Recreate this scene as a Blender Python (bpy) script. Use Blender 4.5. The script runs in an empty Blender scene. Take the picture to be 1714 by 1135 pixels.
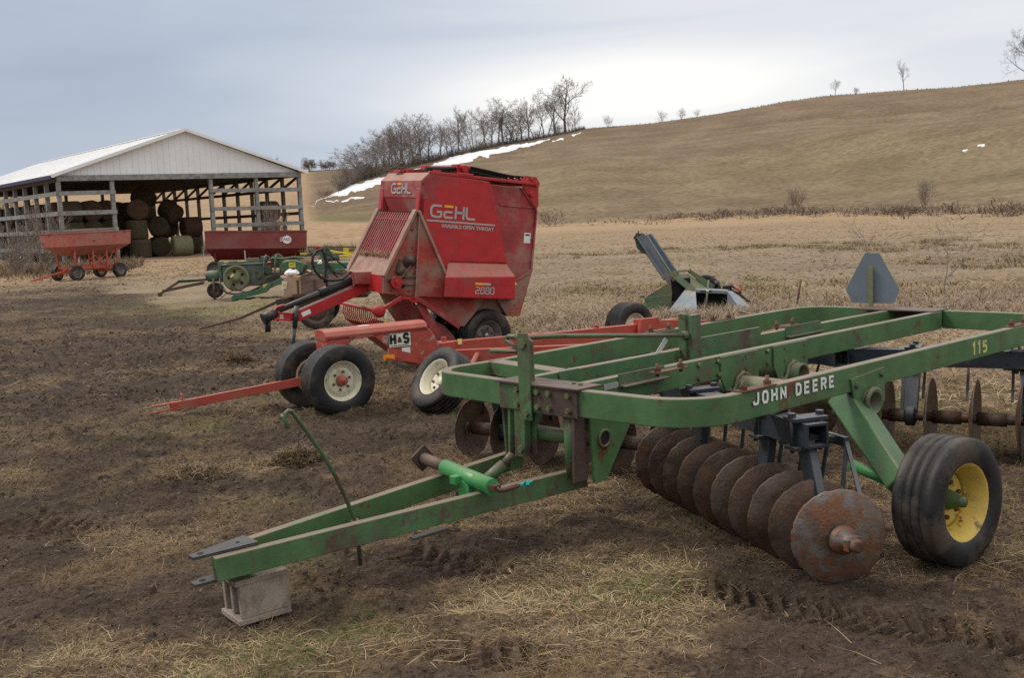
import bpy, bmesh, math, random
import numpy as np
from mathutils import Vector, Matrix
R_ = math.radians
S = bpy.context.scene
COL = S.collection

# ------------------------------------------------------------------ camera
cd = bpy.data.cameras.new('camera'); cam = bpy.data.objects.new('camera', cd); COL.objects.link(cam)
cd.sensor_width = 36.0; cd.lens = 36.0*1850/1714; cd.clip_start = .1; cd.clip_end = 3000
CAM_H = 1.9
pitch = math.atan(212/1850)
cam.matrix_world = (Matrix.Translation((0, 0, CAM_H)) @ Matrix.Rotation(R_(90)-pitch, 4, 'X') @ Matrix.Rotation(-0.045, 4, 'Z'))
S.camera = cam

# ------------------------------------------------------------------ sky, sun, exposure
SUN_AZ, SUN_EL = -75.0, 48.0          # azimuth from +Y towards +X
w = bpy.data.worlds.new("World"); S.world = w; w.use_nodes = True
nt = w.node_tree; N = nt.nodes; LK = nt.links; N.clear()
def wn(t, **k):
    n = N.new(t)
    for a, b in k.items(): setattr(n, a, b)
    return n
def wm(op, a, b=None):
    n = wn('ShaderNodeMath', operation=op)
    for i, v in enumerate((a, b)):
        if v is None: continue
        if isinstance(v, (int, float)): n.inputs[i].default_value = v
        else: LK.new(v, n.inputs[i])
    return n.outputs[0]
out = wn('ShaderNodeOutputWorld'); bg = wn('ShaderNodeBackground'); bg.inputs['Strength'].default_value = .1
sky = wn('ShaderNodeTexSky', sky_type='NISHITA', sun_disc=False, sun_elevation=R_(SUN_EL), sun_rotation=R_(SUN_AZ))
tc = wn('ShaderNodeTexCoord'); sp = wn('ShaderNodeSeparateXYZ'); LK.new(tc.outputs['Generated'], sp.inputs[0])
az = wm('ARCTAN2', sp.outputs['X'], sp.outputs['Y'])            # radians
el = sp.outputs['Z']
cb = wn('ShaderNodeCombineXYZ')
LK.new(wm('MULTIPLY', az, 2.2), cb.inputs[0]); LK.new(wm('MULTIPLY', el, 15.0), cb.inputs[1])
n1 = wn('ShaderNodeTexNoise'); n1.inputs['Scale'].default_value = 1.0; n1.inputs['Detail'].default_value = 5; n1.inputs['Roughness'].default_value = .5
n1.inputs['Distortion'].default_value = .6; LK.new(cb.outputs[0], n1.inputs['Vector'])
cb2 = wn('ShaderNodeCombineXYZ')
LK.new(wm('MULTIPLY', az, 1.2), cb2.inputs[0]); LK.new(wm('MULTIPLY', el, 22.0), cb2.inputs[1]); cb2.inputs[2].default_value = 4.4
n2 = wn('ShaderNodeTexNoise'); n2.inputs['Scale'].default_value = 1.0; n2.inputs['Detail'].default_value = 4; n2.inputs['Roughness'].default_value = .45
LK.new(cb2.outputs[0], n2.inputs['Vector'])
# the cloud deck: blue grey to the left, brighter and whiter to the right and low over the hill
lr = wn('ShaderNodeMapRange', interpolation_type='SMOOTHSTEP'); lr.inputs['From Min'].default_value = R_(-26); lr.inputs['From Max'].default_value = R_(14)
LK.new(az, lr.inputs['Value'])
def gauss(v, c, s):
    d = wm('DIVIDE', wm('SUBTRACT', v, c), s)
    return wm('POWER', 2.718, wm('MULTIPLY', wm('MULTIPLY', d, d), -1.0))
glow = wm('MULTIPLY', gauss(az, R_(5), R_(12)), gauss(el, .105, .032))
f1 = wm('ADD', wm('MULTIPLY', lr.outputs[0], .50), wm('MULTIPLY', glow, .46))
f2 = wm('ADD', f1, wm('MULTIPLY', wm('SUBTRACT', n1.outputs[0], .5), .55))
f3 = wm('ADD', f2, wm('MULTIPLY', wm('SUBTRACT', n2.outputs[0], .5), .14))
f4 = wm('ADD', f3, .22)
rp = wn('ShaderNodeValToRGB'); LK.new(f4, rp.inputs[0])
e = rp.color_ramp.elements
e[0].position = 0.0; e[0].color = (3.1, 3.65, 4.6, 1); e[1].position = 1.0; e[1].color = (9.4, 9.25, 8.9, 1)
for p, c in ((.3, (4.2, 4.75, 5.7, 1)), (.58, (5.8, 6.2, 6.9, 1))):
    q = e.new(p); q.color = c
# overhead the overcast is a little brighter
zen = wn('ShaderNodeMapRange'); zen.inputs['From Min'].default_value = .28; zen.inputs['From Max'].default_value = 1.0
zen.inputs['To Min'].default_value = 1.0; zen.inputs['To Max'].default_value = 2.3; LK.new(el, zen.inputs['Value'])
zf = wn('ShaderNodeMapRange'); zf.inputs['From Min'].default_value = .28; zf.inputs['From Max'].default_value = .7; zf.inputs['To Max'].default_value = .75; LK.new(el, zf.inputs['Value'])
zm = wn('ShaderNodeMix', data_type='RGBA'); LK.new(zf.outputs[0], zm.inputs[0]); LK.new(rp.outputs[0], zm.inputs[6]); zm.inputs[7].default_value = (7.2, 6.55, 5.75, 1)
vm = wn('ShaderNodeVectorMath', operation='SCALE'); LK.new(zm.outputs[2], vm.inputs[0]); LK.new(zen.outputs[0], vm.inputs['Scale'])
mx = wn('ShaderNodeMix', data_type='RGBA'); mx.inputs[0].default_value = .93
LK.new(sky.outputs[0], mx.inputs[6]); LK.new(vm.outputs[0], mx.inputs[7])
LK.new(mx.outputs[2], bg.inputs['Color']); LK.new(bg.outputs[0], out.inputs[0])

sd = bpy.data.lights.new('sun', 'SUN'); sd.energy = 1.6; sd.angle = R_(14); sd.color = (1, .91, .80)
sun = bpy.data.objects.new('sun', sd); COL.objects.link(sun)
sv = Vector((math.sin(R_(SUN_AZ))*math.cos(R_(SUN_EL)), math.cos(R_(SUN_AZ))*math.cos(R_(SUN_EL)), math.sin(R_(SUN_EL))))
sun.rotation_euler = sv.to_track_quat('Z', 'Y').to_euler()
S.view_settings.view_transform = 'Standard'; S.view_settings.look = 'None'; S.view_settings.gamma = 1
S.view_settings.use_curve_mapping = False; S.cycles.use_denoising = False; S.view_settings.exposure = 0.18

# ------------------------------------------------------------------ materials
MATS = {}
def mat(name, col, rough=.6, metal=0.0, var=.18, scale=6.0, rust=0.0, rustcol=(.11, .045, .022), rscale=7.0,
        dust=0.0, dustcol=(.24, .18, .13), bump=.15, bscale=40.0, attr=None, mud=0.0, mudcol=(.10, .075, .058), stretch=None, spec=.4, edge=0.0, edgecol=(.13, .085, .06), streak=0.0):
    m = bpy.data.materials.new(name); m.use_nodes = True
    t = m.node_tree; n = t.nodes; l = t.links
    b = n['Principled BSDF']; b.inputs['Roughness'].default_value = rough; b.inputs['Metallic'].default_value = metal
    b.inputs['Specular IOR Level'].default_value = spec
    co = n.new('ShaderNodeTexCoord'); vec = co.outputs['Object']
    if stretch:
        mp = n.new('ShaderNodeMapping'); mp.inputs['Scale'].default_value = stretch; l.new(vec, mp.inputs[0]); vec = mp.outputs[0]
    def noise(s, d=5, r=.6, off=0.0):
        q = n.new('ShaderNodeTexNoise'); q.inputs['Scale'].default_value = s; q.inputs['Detail'].default_value = d; q.inputs['Roughness'].default_value = r
        if off:
            mq = n.new('ShaderNodeMapping'); mq.inputs['Location'].default_value = (off, off*.7, -off); l.new(vec, mq.inputs[0]); l.new(mq.outputs[0], q.inputs['Vector'])
        else: l.new(vec, q.inputs['Vector'])
        return q.outputs[0]
    def rng(v, a, c, o0=0.0, o1=1.0):
        q = n.new('ShaderNodeMapRange'); q.inputs['From Min'].default_value = a; q.inputs['From Max'].default_value = c
        q.inputs['To Min'].default_value = o0; q.inputs['To Max'].default_value = o1; l.new(v, q.inputs['Value']); return q.outputs[0]
    def mix(f, a, c):
        q = n.new('ShaderNodeMix'); q.data_type = 'RGBA'
        for i, v in ((0, f), (6, a), (7, c)):
            if hasattr(v, 'links') or hasattr(v, 'is_linked'): l.new(v, q.inputs[i])
            elif isinstance(v, (int, float)): q.inputs[i].default_value = v
            else: q.inputs[i].default_value = tuple(v)+(1,)
        return q.outputs[2]
    def mul(a, c):
        q = n.new('ShaderNodeMath'); q.operation = 'MULTIPLY'
        for i, v in enumerate((a, c)):
            if isinstance(v, (int, float)): q.inputs[i].default_value = v
            else: l.new(v, q.inputs[i])
        return q.outputs[0]
    def scl(v, f):
        q = n.new('ShaderNodeVectorMath'); q.operation = 'SCALE'; l.new(v, q.inputs[0]); l.new(f, q.inputs['Scale']); return q.outputs[0]
    fac = rng(noise(scale), .3, .7)
    if attr:
        a = n.new('ShaderNodeAttribute'); a.attribute_name = attr
        c = scl(a.outputs['Color'], rng(noise(scale, 6, .7), .28, .72, 1-var, 1+var))
    else:
        c = mix(fac, [v*(1-var) for v in col], [min(1, v*(1+var)) for v in col])
    if mud:
        c = mix(mul(rng(noise(rscale*.55, 6, .65, 3.1), .62-mud*.35, .72-mud*.25), .9), c, mudcol)
    if rust:
        c = mix(rng(noise(rscale, 8, .68, 7.7), .70-rust*.35, .76-rust*.33), c, mix(noise(rscale*5, 3), [v*.6 for v in rustcol], [v*1.5 for v in rustcol]))
    if streak:
        mq = n.new('ShaderNodeMapping'); mq.inputs['Scale'].default_value = (13, 13, 1.3); l.new(vec, mq.inputs[0])
        q = n.new('ShaderNodeTexNoise'); q.inputs['Scale'].default_value = 1; q.inputs['Detail'].default_value = 4; l.new(mq.outputs[0], q.inputs['Vector'])
        c = mix(mul(rng(q.outputs[0], .56, .72), mul(rng(noise(2.3, 3, .5, 5.5), .42, .62), streak)), c, rustcol)
    if edge:
        bv = n.new('ShaderNodeBevel'); bv.samples = 3; bv.inputs['Radius'].default_value = .012
        gg = n.new('ShaderNodeNewGeometry'); dt = n.new('ShaderNodeVectorMath'); dt.operation = 'DOT_PRODUCT'; l.new(bv.outputs[0], dt.inputs[0]); l.new(gg.outputs['True Normal'], dt.inputs[1])
        c = mix(mul(mul(rng(dt.outputs['Value'], .985, .86), rng(noise(16, 5, .7, 2.2), .42, .58)), edge), c, edgecol)
    if dust:
        g = n.new('ShaderNodeNewGeometry'); s3 = n.new('ShaderNodeSeparateXYZ'); l.new(g.outputs['Normal'], s3.inputs[0])
        c = mix(mul(mul(rng(s3.outputs['Z'], .35, .95), rng(noise(rscale*1.3, 6, .65, 1.3), .22, .50)), dust), c, dustcol)
    l.new(c, b.inputs['Base Color'])
    if bump:
        bp = n.new('ShaderNodeBump'); bp.inputs['Strength'].default_value = bump; bp.inputs['Distance'].default_value = .035 if name == 'soil' else .01
        l.new(noise(bscale, 4, .6), bp.inputs['Height']); l.new(bp.outputs[0], b.inputs['Normal'])
    MATS[name] = m
    return m

mat('green_paint', (.070, .150, .062), .48, var=.2, rust=.30, rscale=5, edge=.85, streak=.8, dust=.9, dustcol=(.205, .150, .115), mud=.16, mudcol=(.09, .10, .06), bump=.12)
mat('green_worn', (.068, .142, .062), .5, var=.25, rust=.48, rscale=4, edge=.9, streak=.9, rustcol=(.085, .055, .045), dust=.85, dustcol=(.19, .14, .11), mud=.3, bump=.2)
mat('arm_green', (.045, .12, .045), .42, var=.2, rust=.15, rscale=5, edge=.6, dust=.12, mud=.2, mudcol=(.07, .10, .05))
mat('brown_plate', (.075, .05, .042), .6, var=.3, rust=.2, dust=.5, dustcol=(.17, .125, .11), bump=.2)
mat('fresh_green', (.055, .27, .085), .38, var=.12, rust=.12, dust=.3)
mat('navy_steel', (.026, .033, .043), .42, var=.3, rust=.2, rscale=8, dust=.75, dustcol=(.16, .165, .18), mud=.15)
mat('disc_rust', (.078, .047, .033), .5, metal=.2, var=.5, scale=7, rust=.40, rscale=9, rustcol=(.12, .055, .030), mud=.42, mudcol=(.115, .085, .066), bump=.35, bscale=60)
mat('end_disc_rust', (.115, .068, .045), .5, metal=.2, var=.45, scale=6, rust=.6, rscale=10, rustcol=(.16, .072, .036), mud=.55, mudcol=(.165, .15, .14), bump=.4, bscale=70)
mat('bolt_rust', (.12, .062, .04), .6, metal=.3, var=.4, rust=.5)
mat('bolt_green', (.12, .15, .07), .5, metal=.2, var=.3, rust=.35, rscale=20)
mat('rubber', (.013, .013, .014), .58, var=.35, mud=.44, rscale=9, mudcol=(.070, .054, .043), bump=.25, dust=.15, dustcol=(.07, .062, .056))
mat('yellow_rim', (.55, .40, .085), .45, var=.15, rust=.3, rscale=9, mud=.2, mudcol=(.3, .22, .09))
mat('cream_rim', (.60, .57, .43), .45, var=.1, rust=.28, rscale=8, mud=.2, mudcol=(.36, .3, .2))
mat('grey_rim', (.19, .17, .155), .5, metal=.3, var=.3, mud=.35, rust=.3)
mat('red_paint', (.43, .024, .030), .40, var=.14, mud=.17, mudcol=(.30, .06, .05), rscale=4, dust=.9, dustcol=(.33, .22, .16), bump=.06)
mat('dusty_red', (.31, .042, .044), .6, var=.2, mud=.36, mudcol=(.32, .17, .14), rscale=3, dust=.9, dustcol=(.33, .24, .18), bump=.1)
mat('caked_red', (.33, .045, .036), .75, var=.3, mud=.50, mudcol=(.27, .18, .135), rscale=3.4, rust=.2, dust=.6, bump=.3)
mat('tan_edge', (.30, .17, .13), .7, var=.3, mud=.4, mudcol=(.33, .25, .19))
mat('grille_red', (.36, .085, .085), .5, var=.2, mud=.3, mudcol=(.33, .17, .14))
mat('grille_dark', (.15, .016, .022), .6, var=.3, mud=.25, mudcol=(.14, .06, .05))
mat('dark_steel', (.045, .042, .040), .5, var=.4, rust=.25, dust=.3, dustcol=(.12, .11, .105))
mat('chassis_red', (.36, .062, .040), .5, edge=.6, edgecol=(.2, .1, .08), var=.15, mud=.2, mudcol=(.3, .12, .08), rscale=5, rust=.1, dust=.35, dustcol=(.38, .2, .15), bump=.08)
mat('chipped_red', (.36, .062, .040), .5, var=.15, rust=.4, rustcol=(.33, .28, .25), rscale=14, dust=.3, dustcol=(.38, .2, .15))
mat('black_belt', (.014, .014, .015), .5, var=.3, dust=.5, dustcol=(.07, .06, .055))
mat('black_plastic', (.022, .022, .024), .4, var=.2, dust=.4, dustcol=(.1, .09, .085))
mat('void_shade', (.012, .010, .009), .8, var=.2)  # near-black that paints the shade of holes and gaps
mat('silver', (.42, .42, .42), .4, metal=.5, var=.1, mud=.1)
mat('logo_grey', (.40, .39, .38), .5, var=.06, bump=0)
mat('logo_yellow', (.78, .42, .02), .5, var=.05, bump=0)
mat('white_paint', (.74, .76, .74), .5, var=.05, bump=.03)
mat('pale_yellow', (.55, .55, .20), .5, var=.12, rust=.15, bump=0)
mat('plate_cream', (.62, .62, .52), .5, var=.05, bump=0)
mat('black_ink', (.012, .012, .012), .5, var=.1, bump=0)
mat('amber', (.75, .27, .02), .3, var=.08)
mat('alu_back', (.165, .205, .235), .45, metal=.25, var=.12, scale=3, mud=.15, mudcol=(.13, .16, .18), bump=.05)
mat('concrete', (.31, .26, .215), .9, var=.22, scale=9, mud=.3, mudcol=(.15, .115, .09), bump=.6, bscale=70)
mat('old_red', (.36, .105, .080), .65, var=.22, mud=.42, mudcol=(.33, .15, .12), rust=.32, rscale=3, bump=.15, rustcol=(.09, .045, .03))
mat('orange_frame', (.46, .085, .05), .55, var=.2, mud=.2, rust=.15)
mat('maroon', (.21, .045, .045), .6, var=.15, mud=.3, mudcol=(.21, .085, .075), rscale=2, rust=.08)
mat('dark_maroon', (.15, .016, .017), .6, var=.2, mud=.15)
mat('jd_old_green', (.058, .105, .068), .6, var=.3, mud=.42, mudcol=(.15, .145, .105), rust=.2, rscale=4, dust=.6, dustcol=(.25, .22, .165))
mat('teal_green', (.075, .115, .095), .6, var=.3, mud=.45, mudcol=(.15, .145, .11), rust=.15, dust=.4)
mat('bright_green', (.038, .125, .062), .55, var=.3, mud=.35, mudcol=(.12, .13, .085), dust=.5)
mat('olive', (.15, .155, .085), .6, var=.2, mud=.35, mudcol=(.11, .105, .06))
mat('sticker_yellow', (.62, .50, .05), .5, var=.08, bump=0)
mat('brown_steel', (.085, .055, .042), .7, var=.3, rust=.3, dust=.4)
mat('wood_box', (.19, .125, .095), .8, var=.3, stretch=(1, 1, 8), mud=.3)
mat('cardboard', (.40, .27, .18), .8, var=.15)
mat('white_plastic', (.72, .72, .74), .5, var=.08)
mat('grey_sheet', (.19, .235, .27), .5, metal=.1, var=.18, mud=.25, mudcol=(.3, .28, .26), rust=.2, rscale=5)
mat('picker_green', (.095, .15, .085), .6, var=.3, mud=.35, mudcol=(.16, .15, .08), rust=.3, rscale=5, dust=.5)
mat('dark_teal', (.04, .07, .06), .6, var=.4, mud=.3, mudcol=(.12, .11, .06))
mat('roof_white', (.82, .83, .84), .45, var=.05, scale=.4, bump=0)
mat('gable_white', (.72, .74, .76), .55, var=.06, scale=.5, bump=0)
mat('eave_navy', (.02, .022, .08), .5)
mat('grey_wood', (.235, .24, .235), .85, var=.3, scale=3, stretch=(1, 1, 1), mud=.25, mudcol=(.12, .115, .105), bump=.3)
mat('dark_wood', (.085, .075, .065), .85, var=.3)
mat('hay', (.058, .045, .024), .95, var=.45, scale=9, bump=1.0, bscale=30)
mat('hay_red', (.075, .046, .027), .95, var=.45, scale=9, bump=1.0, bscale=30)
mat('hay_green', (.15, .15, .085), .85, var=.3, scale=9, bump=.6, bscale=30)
mat('bark', (.16, .138, .122), .9, var=.3, bump=0)
mat('bark_pale', (.20, .175, .155), .9, var=.3, bump=0)
mat('twig', (.20, .165, .145), .9, var=.3, bump=0)
mat('twig_red', (.16, .105, .085), .9, var=.3, bump=0)
mat('snow', (.70, .72, .76), .6, var=.04, bump=.1, bscale=2)
mat('soil', (1, 1, 1), .93, var=.62, scale=24, attr='Col', bump=1.0, bscale=42, spec=.2)
mat('field_grass', (1, 1, 1), .95, var=.3, scale=4, attr='Col', bump=.6, bscale=9, spec=.1)
mat('hill_grass', (1, 1, 1), .97, var=.42, scale=1.3, attr='Col', bump=.5, bscale=1.6, spec=.05)
mat('blades', (1, 1, 1), .85, var=.08, scale=2, attr='Col', bump=0, spec=.15)
mat('clod', (.066, .047, .035), .95, var=.4, scale=14, bump=1, bscale=40)
mat('twine', (.02, .42, .42), .7, var=.2)
mat('tag_white', (.66, .68, .70), .5, var=.06, bump=0)
mat('tag_yellow', (.70, .66, .22), .5, var=.06, bump=0)

# ------------------------------------------------------------------ things and parts
def thing(name, label, cat, loc=(0, 0, 0), rotz=0.0, group=None, mw=None):
    o = bpy.data.objects.new(name, None); COL.objects.link(o); o.empty_display_size = .3
    if mw is not None: o.matrix_world = mw
    else: o.location = loc; o.rotation_euler = (0, 0, rotz)
    o['label'] = label; o['category'] = cat
    if group: o['group'] = group
    return o
def tag(o, label, cat, group=None):
    o['label'] = label; o['category'] = cat
    if group: o['group'] = group
    return o
def holder(name, parent):
    o = bpy.data.objects.new(name, None); COL.objects.link(o); o.parent = parent; o.empty_display_size = .1
    return o
def perp(d):
    d = Vector(d).normalized()
    a = Vector((0, 0, 1)) if abs(d.z) < .9 else Vector((1, 0, 0))
    u = d.cross(a).normalized(); return u, d.cross(u).normalized()
class M:
    def __init__(s): s.v = []; s.f = []; s.sm = []
    def add(s, vs, fs, smooth=False):
        b = len(s.v); s.v += [tuple(v) for v in vs]
        for f in fs: s.f.append(tuple(b+i for i in f)); s.sm.append(smooth)
        return s
    def box(s, c, size, rot=None):
        hx, hy, hz = [q/2 for q in size]; c = Vector(c)
        vs = [Vector((x, y, z)) for z in (-hz, hz) for y in (-hy, hy) for x in (-hx, hx)]
        if rot is not None: vs = [rot @ v for v in vs]
        return s.add([c+v for v in vs], [(0, 2, 3, 1), (4, 5, 7, 6), (0, 1, 5, 4), (2, 6, 7, 3), (0, 4, 6, 2), (1, 3, 7, 5)])
    def beam(s, p0, p1, w, h, up=(0, 0, 1), w1=None, h1=None):
        p0 = Vector(p0); p1 = Vector(p1); d = (p1-p0).normalized(); sd = d.cross(Vector(up))
        if sd.length < 1e-4: sd = d.cross(Vector((1, 0, 0)))
        sd.normalize(); u = sd.cross(d); w1 = w1 or w; h1 = h1 or h
        vs = []
        for p, a, b in ((p0, w, h), (p1, w1, h1)):
            vs += [p-sd*a/2-u*b/2, p+sd*a/2-u*b/2, p+sd*a/2+u*b/2, p-sd*a/2+u*b/2]
        return s.add(vs, [(0, 1, 2, 3), (7, 6, 5, 4), (0, 4, 5, 1), (1, 5, 6, 2), (2, 6, 7, 3), (3, 7, 4, 0)])
    def sweep(s, path, prof, up=(0, 0, 1), smooth=False, caps=True):
        P = [Vector(p) for p in path]; up = Vector(up); n = len(P); k = len(prof); vs = []
        for i, p in enumerate(P):
            a = (P[i]-P[i-1]).normalized() if i else None
            b = (P[i+1]-P[i]).normalized() if i < n-1 else None
            d = ((a+b).normalized() if a and b else (a or b)); sc = 1.0
            if a and b: sc = 1/max(.35, d.dot(a))
            sd = d.cross(up).normalized(); u = sd.cross(d)
            for x, z in prof: vs.append(p+sd*x*sc+u*z)
        fs = [(i*k+j, i*k+(j+1) % k, (i+1)*k+(j+1) % k, (i+1)*k+j) for i in range(n-1) for j in range(k)]
        s.add(vs, fs, smooth)
        if caps: 
            b = len(s.v)-n*k
            s.f += [tuple(b+j for j in reversed(range(k))), tuple(b+(n-1)*k+j for j in range(k))]; s.sm += [False, False]
        return s
    def tube(s, path, r, seg=10, caps=True, r1=None, smooth=True):
        P = [Vector(p) for p in path]; n = len(P); u, _ = perp(P[1]-P[0]); vs = []
        for i, p in enumerate(P):
            d = (P[min(i+1, n-1)]-P[max(i-1, 0)]).normalized()
            u = (u-d*u.dot(d)).normalized(); v = d.cross(u)
            rr = r if r1 is None else r+(r1-r)*i/(n-1)
            for j in range(seg):
                t = 2*math.pi*j/seg; vs.append(p+u*math.cos(t)*rr+v*math.sin(t)*rr)
        fs = [(i*seg+j, i*seg+(j+1) % seg, (i+1)*seg+(j+1) % seg, (i+1)*seg+j) for i in range(n-1) for j in range(seg)]
        s.add(vs, fs, smooth)
        if caps:
            b = len(s.v)-n*seg
            s.f += [tuple(b+j for j in reversed(range(seg))), tuple(b+(n-1)*seg+j for j in range(seg))]; s.sm += [False, False]
        return s
    def pipe(s, p0, p1, r, ri, seg=20):          # open pipe with a wall
        p0 = Vector(p0); p1 = Vector(p1)
        d = (p1-p0).length
        return s.lathe([(r, 0), (r, d), (ri, d), (ri, 0), (r, 0)], p0, p1-p0, seg)
    def lathe(s, prof, c, axis, seg=32, smooth=True, jag=None):
        c = Vector(c); ax = Vector(axis).normalized(); u, v = perp(ax); n = len(prof); vs = []
        for i in range(seg):
            t = 2*math.pi*i/seg; e_ = u*math.cos(t)+v*math.sin(t); q = 1+(jag[i % len(jag)] if jag else 0)
            for r, a in prof: vs.append(c+e_*r*q+ax*a)
        fs = [(i*n+j, ((i+1) % seg)*n+j, ((i+1) % seg)*n+j+1, i*n+j+1) for i in range(seg) for j in range(n-1)]
        return s.add(vs, fs, smooth)
    def cyl(s, p0, p1, r, seg=14, r1=None): return s.tube([p0, p1], r, seg, True, r1)
    def bolt(s, p, axis, r=.016, h=.016):
        p = Vector(p); return s.tube([p, p+Vector(axis).normalized()*h], r, 6, True, None, False)
    def prism(s, poly, o, ex, ey, ez, depth):
        o = Vector(o); ex = Vector(ex); ey = Vector(ey); ez = Vector(ez); n = len(poly)
        vs = [o+ex*x+ey*y for x, y in poly]+[o+ex*x+ey*y+ez*depth for x, y in poly]
        return s.add(vs, [tuple(range(n)), tuple(reversed(range(n, 2*n)))]+[(i, i+n, (i+1) % n+n, (i+1) % n) for i in range(n)])
    def hexa(s, a, b):                            # two quads joined
        return s.add(list(a)+list(b), [(0, 1, 2, 3), (7, 6, 5, 4), (0, 4, 5, 1), (1, 5, 6, 2), (2, 6, 7, 3), (3, 7, 4, 0)])
    def strokes(s, lines, wd, o, ex, ey, ez, depth):   # flat lettering from centre lines
        for ln in lines:
            P = [Vector(p) for p in ln]; n = len(P); closed = (P[0]-P[-1]).length < 1e-5
            Lf, Rt = [], []
            for i in range(n):
                a = (P[i]-P[i-1]) if i else ((P[0]-P[-2]) if closed else None)
                b = (P[i+1]-P[i]) if i < n-1 else ((P[1]-P[0]) if closed else None)
                a = a.normalized() if a is not None else None; b = b.normalized() if b is not None else None
                d = (a+b).normalized() if (a is not None and b is not None) else (a if a is not None else b)
                q = 1/max(.5, d.dot(a if a is not None else b)); nn = Vector((-d.y, d.x))*wd/2*q
                Lf.append(P[i]+nn); Rt.append(P[i]-nn)
            for i in range(n-1): s.prism([Rt[i], Rt[i+1], Lf[i+1], Lf[i]], o, ex, ey, ez, depth)
        return s
    def build(s, name, m, parent=None, bevel=0.0, fix=True):
        me = bpy.data.meshes.new(name); me.from_pydata(s.v, [], s.f)
        me.polygons.foreach_set('use_smooth', s.sm); me.update()
        if fix:
            bm = bmesh.new(); bm.from_mesh(me); bmesh.ops.recalc_face_normals(bm, faces=bm.faces[:]); bm.to_mesh(me); bm.free()
        me.materials.append(MATS[m] if isinstance(m, str) else m)
        o = bpy.data.objects.new(name, me); COL.objects.link(o)
        if parent is not None: o.parent = parent
        if bevel:
            b = o.modifiers.new('bevel', 'BEVEL'); b.width = bevel; b.segments = 2; b.limit_method = 'ANGLE'; b.angle_limit = R_(40)
        return o
def rect(w_, h_): return [(-w_/2, -h_/2), (w_/2, -h_/2), (w_/2, h_/2), (-w_/2, h_/2)]
def text(body, name, m, parent, size, o, ex, ey, ez, depth=.002, bold=.0, space=1.0, align='CENTER', sx=1.0):
    cu = bpy.data.curves.new(name, 'FONT'); cu.body = body; cu.size = size; cu.extrude = depth; cu.offset = bold
    cu.align_x = align; cu.align_y = 'CENTER'; cu.space_character = space
    t = bpy.data.objects.new(name, cu); COL.objects.link(t); cu.materials.append(MATS[m]); t.parent = parent
    ex = Vector(ex).normalized(); ey = Vector(ey).normalized(); ez = Vector(ez).normalized()
    mm = Matrix((ex*sx, ey, ez)).transposed().to_4x4(); mm.translation = Vector(o)
    bpy.context.view_layer.update(); me = bpy.data.meshes.new_from_object(t); bpy.data.objects.remove(t)
    if not me.materials: me.materials.append(MATS[m])
    t = bpy.data.objects.new(name, me); COL.objects.link(t); t.parent = parent
    t.matrix_local = mm
    return t
LET = {'J': [[(0, .3), (.06, .07), (.27, 0), (.48, .07), (.54, .3), (.54, 1.07)]],
       'O': [[(0, .22), (.12, 0), (.43, 0), (.55, .22), (.55, .78), (.43, 1), (.12, 1), (0, .78), (0, .22)]],
       'H': [[(0, -.07), (0, 1.07)], [(.55, -.07), (.55, 1.07)], [(0, .52), (.55, .52)]],
       'N': [[(0, -.07), (0, 1.07)], [(.55, -.07), (.55, 1.07)], [(0, 1.0), (.55, 0.0)]],
       'D': [[(-.07, 0), (.36, 0), (.53, .2), (.53, .8), (.36, 1), (-.07, 1)], [(0, 0), (0, 1)]],
       'E': [[(.52, 0), (0, 0), (0, 1), (.52, 1)], [(0, .52), (.45, .52)]],
       'R': [[(0, -.07), (0, 1.0), (.40, 1.0), (.53, .87), (.53, .62), (.40, .48), (0, .48)], [(.27, .48), (.55, -.07)]],
       'S': [[(.55, .82), (.43, 1), (.12, 1), (0, .82), (0, .64), (.12, .52), (.43, .48), (.55, .36), (.55, .18), (.43, 0), (.12, 0), (0, .18)]],
       'L': [[(0, 1.07), (0, .12), (.1, 0), (.62, 0)]],
       '1': [[(.02, .8), (.2, 1), (.2, -.07)]],
       '5': [[(.5, 1), (.04, 1), (.02, .56), (.38, .58), (.5, .46), (.5, .12), (.38, 0), (0, 0)]],
       '2': [[(0, 1), (.42, 1), (.53, .9), (.53, .62), (.42, .52), (.1, .46), (0, .36), (0, 0), (.56, 0)]],
       '8': [[(0, .1), (.1, 0), (.45, 0), (.55, .1), (.55, .42), (.45, .52), (.1, .52), (0, .42), (0, .1)], [(.06, .60), (.06, .92), (.14, 1), (.41, 1), (.49, .92), (.49, .60), (.41, .52), (.14, .52), (.06, .60)]],
       '0': [[(0, .15), (.1, 0), (.43, 0), (.53, .15), (.53, .85), (.43, 1), (.1, 1), (0, .85), (0, .15)]]}
def letters(word, h, wd, o, ex, ey, ez, depth, pitch_=.9, aspect=1.0):
    m = M(); x = 0.0
    for ch in word:
        if ch == ' ': x += pitch_*.75; continue
        m.strokes([[((px*aspect+x)*h, py*h) for px, py in ln] for ln in LET[ch]], wd*h, o, ex, ey, ez, depth); x += pitch_
    return m

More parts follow.
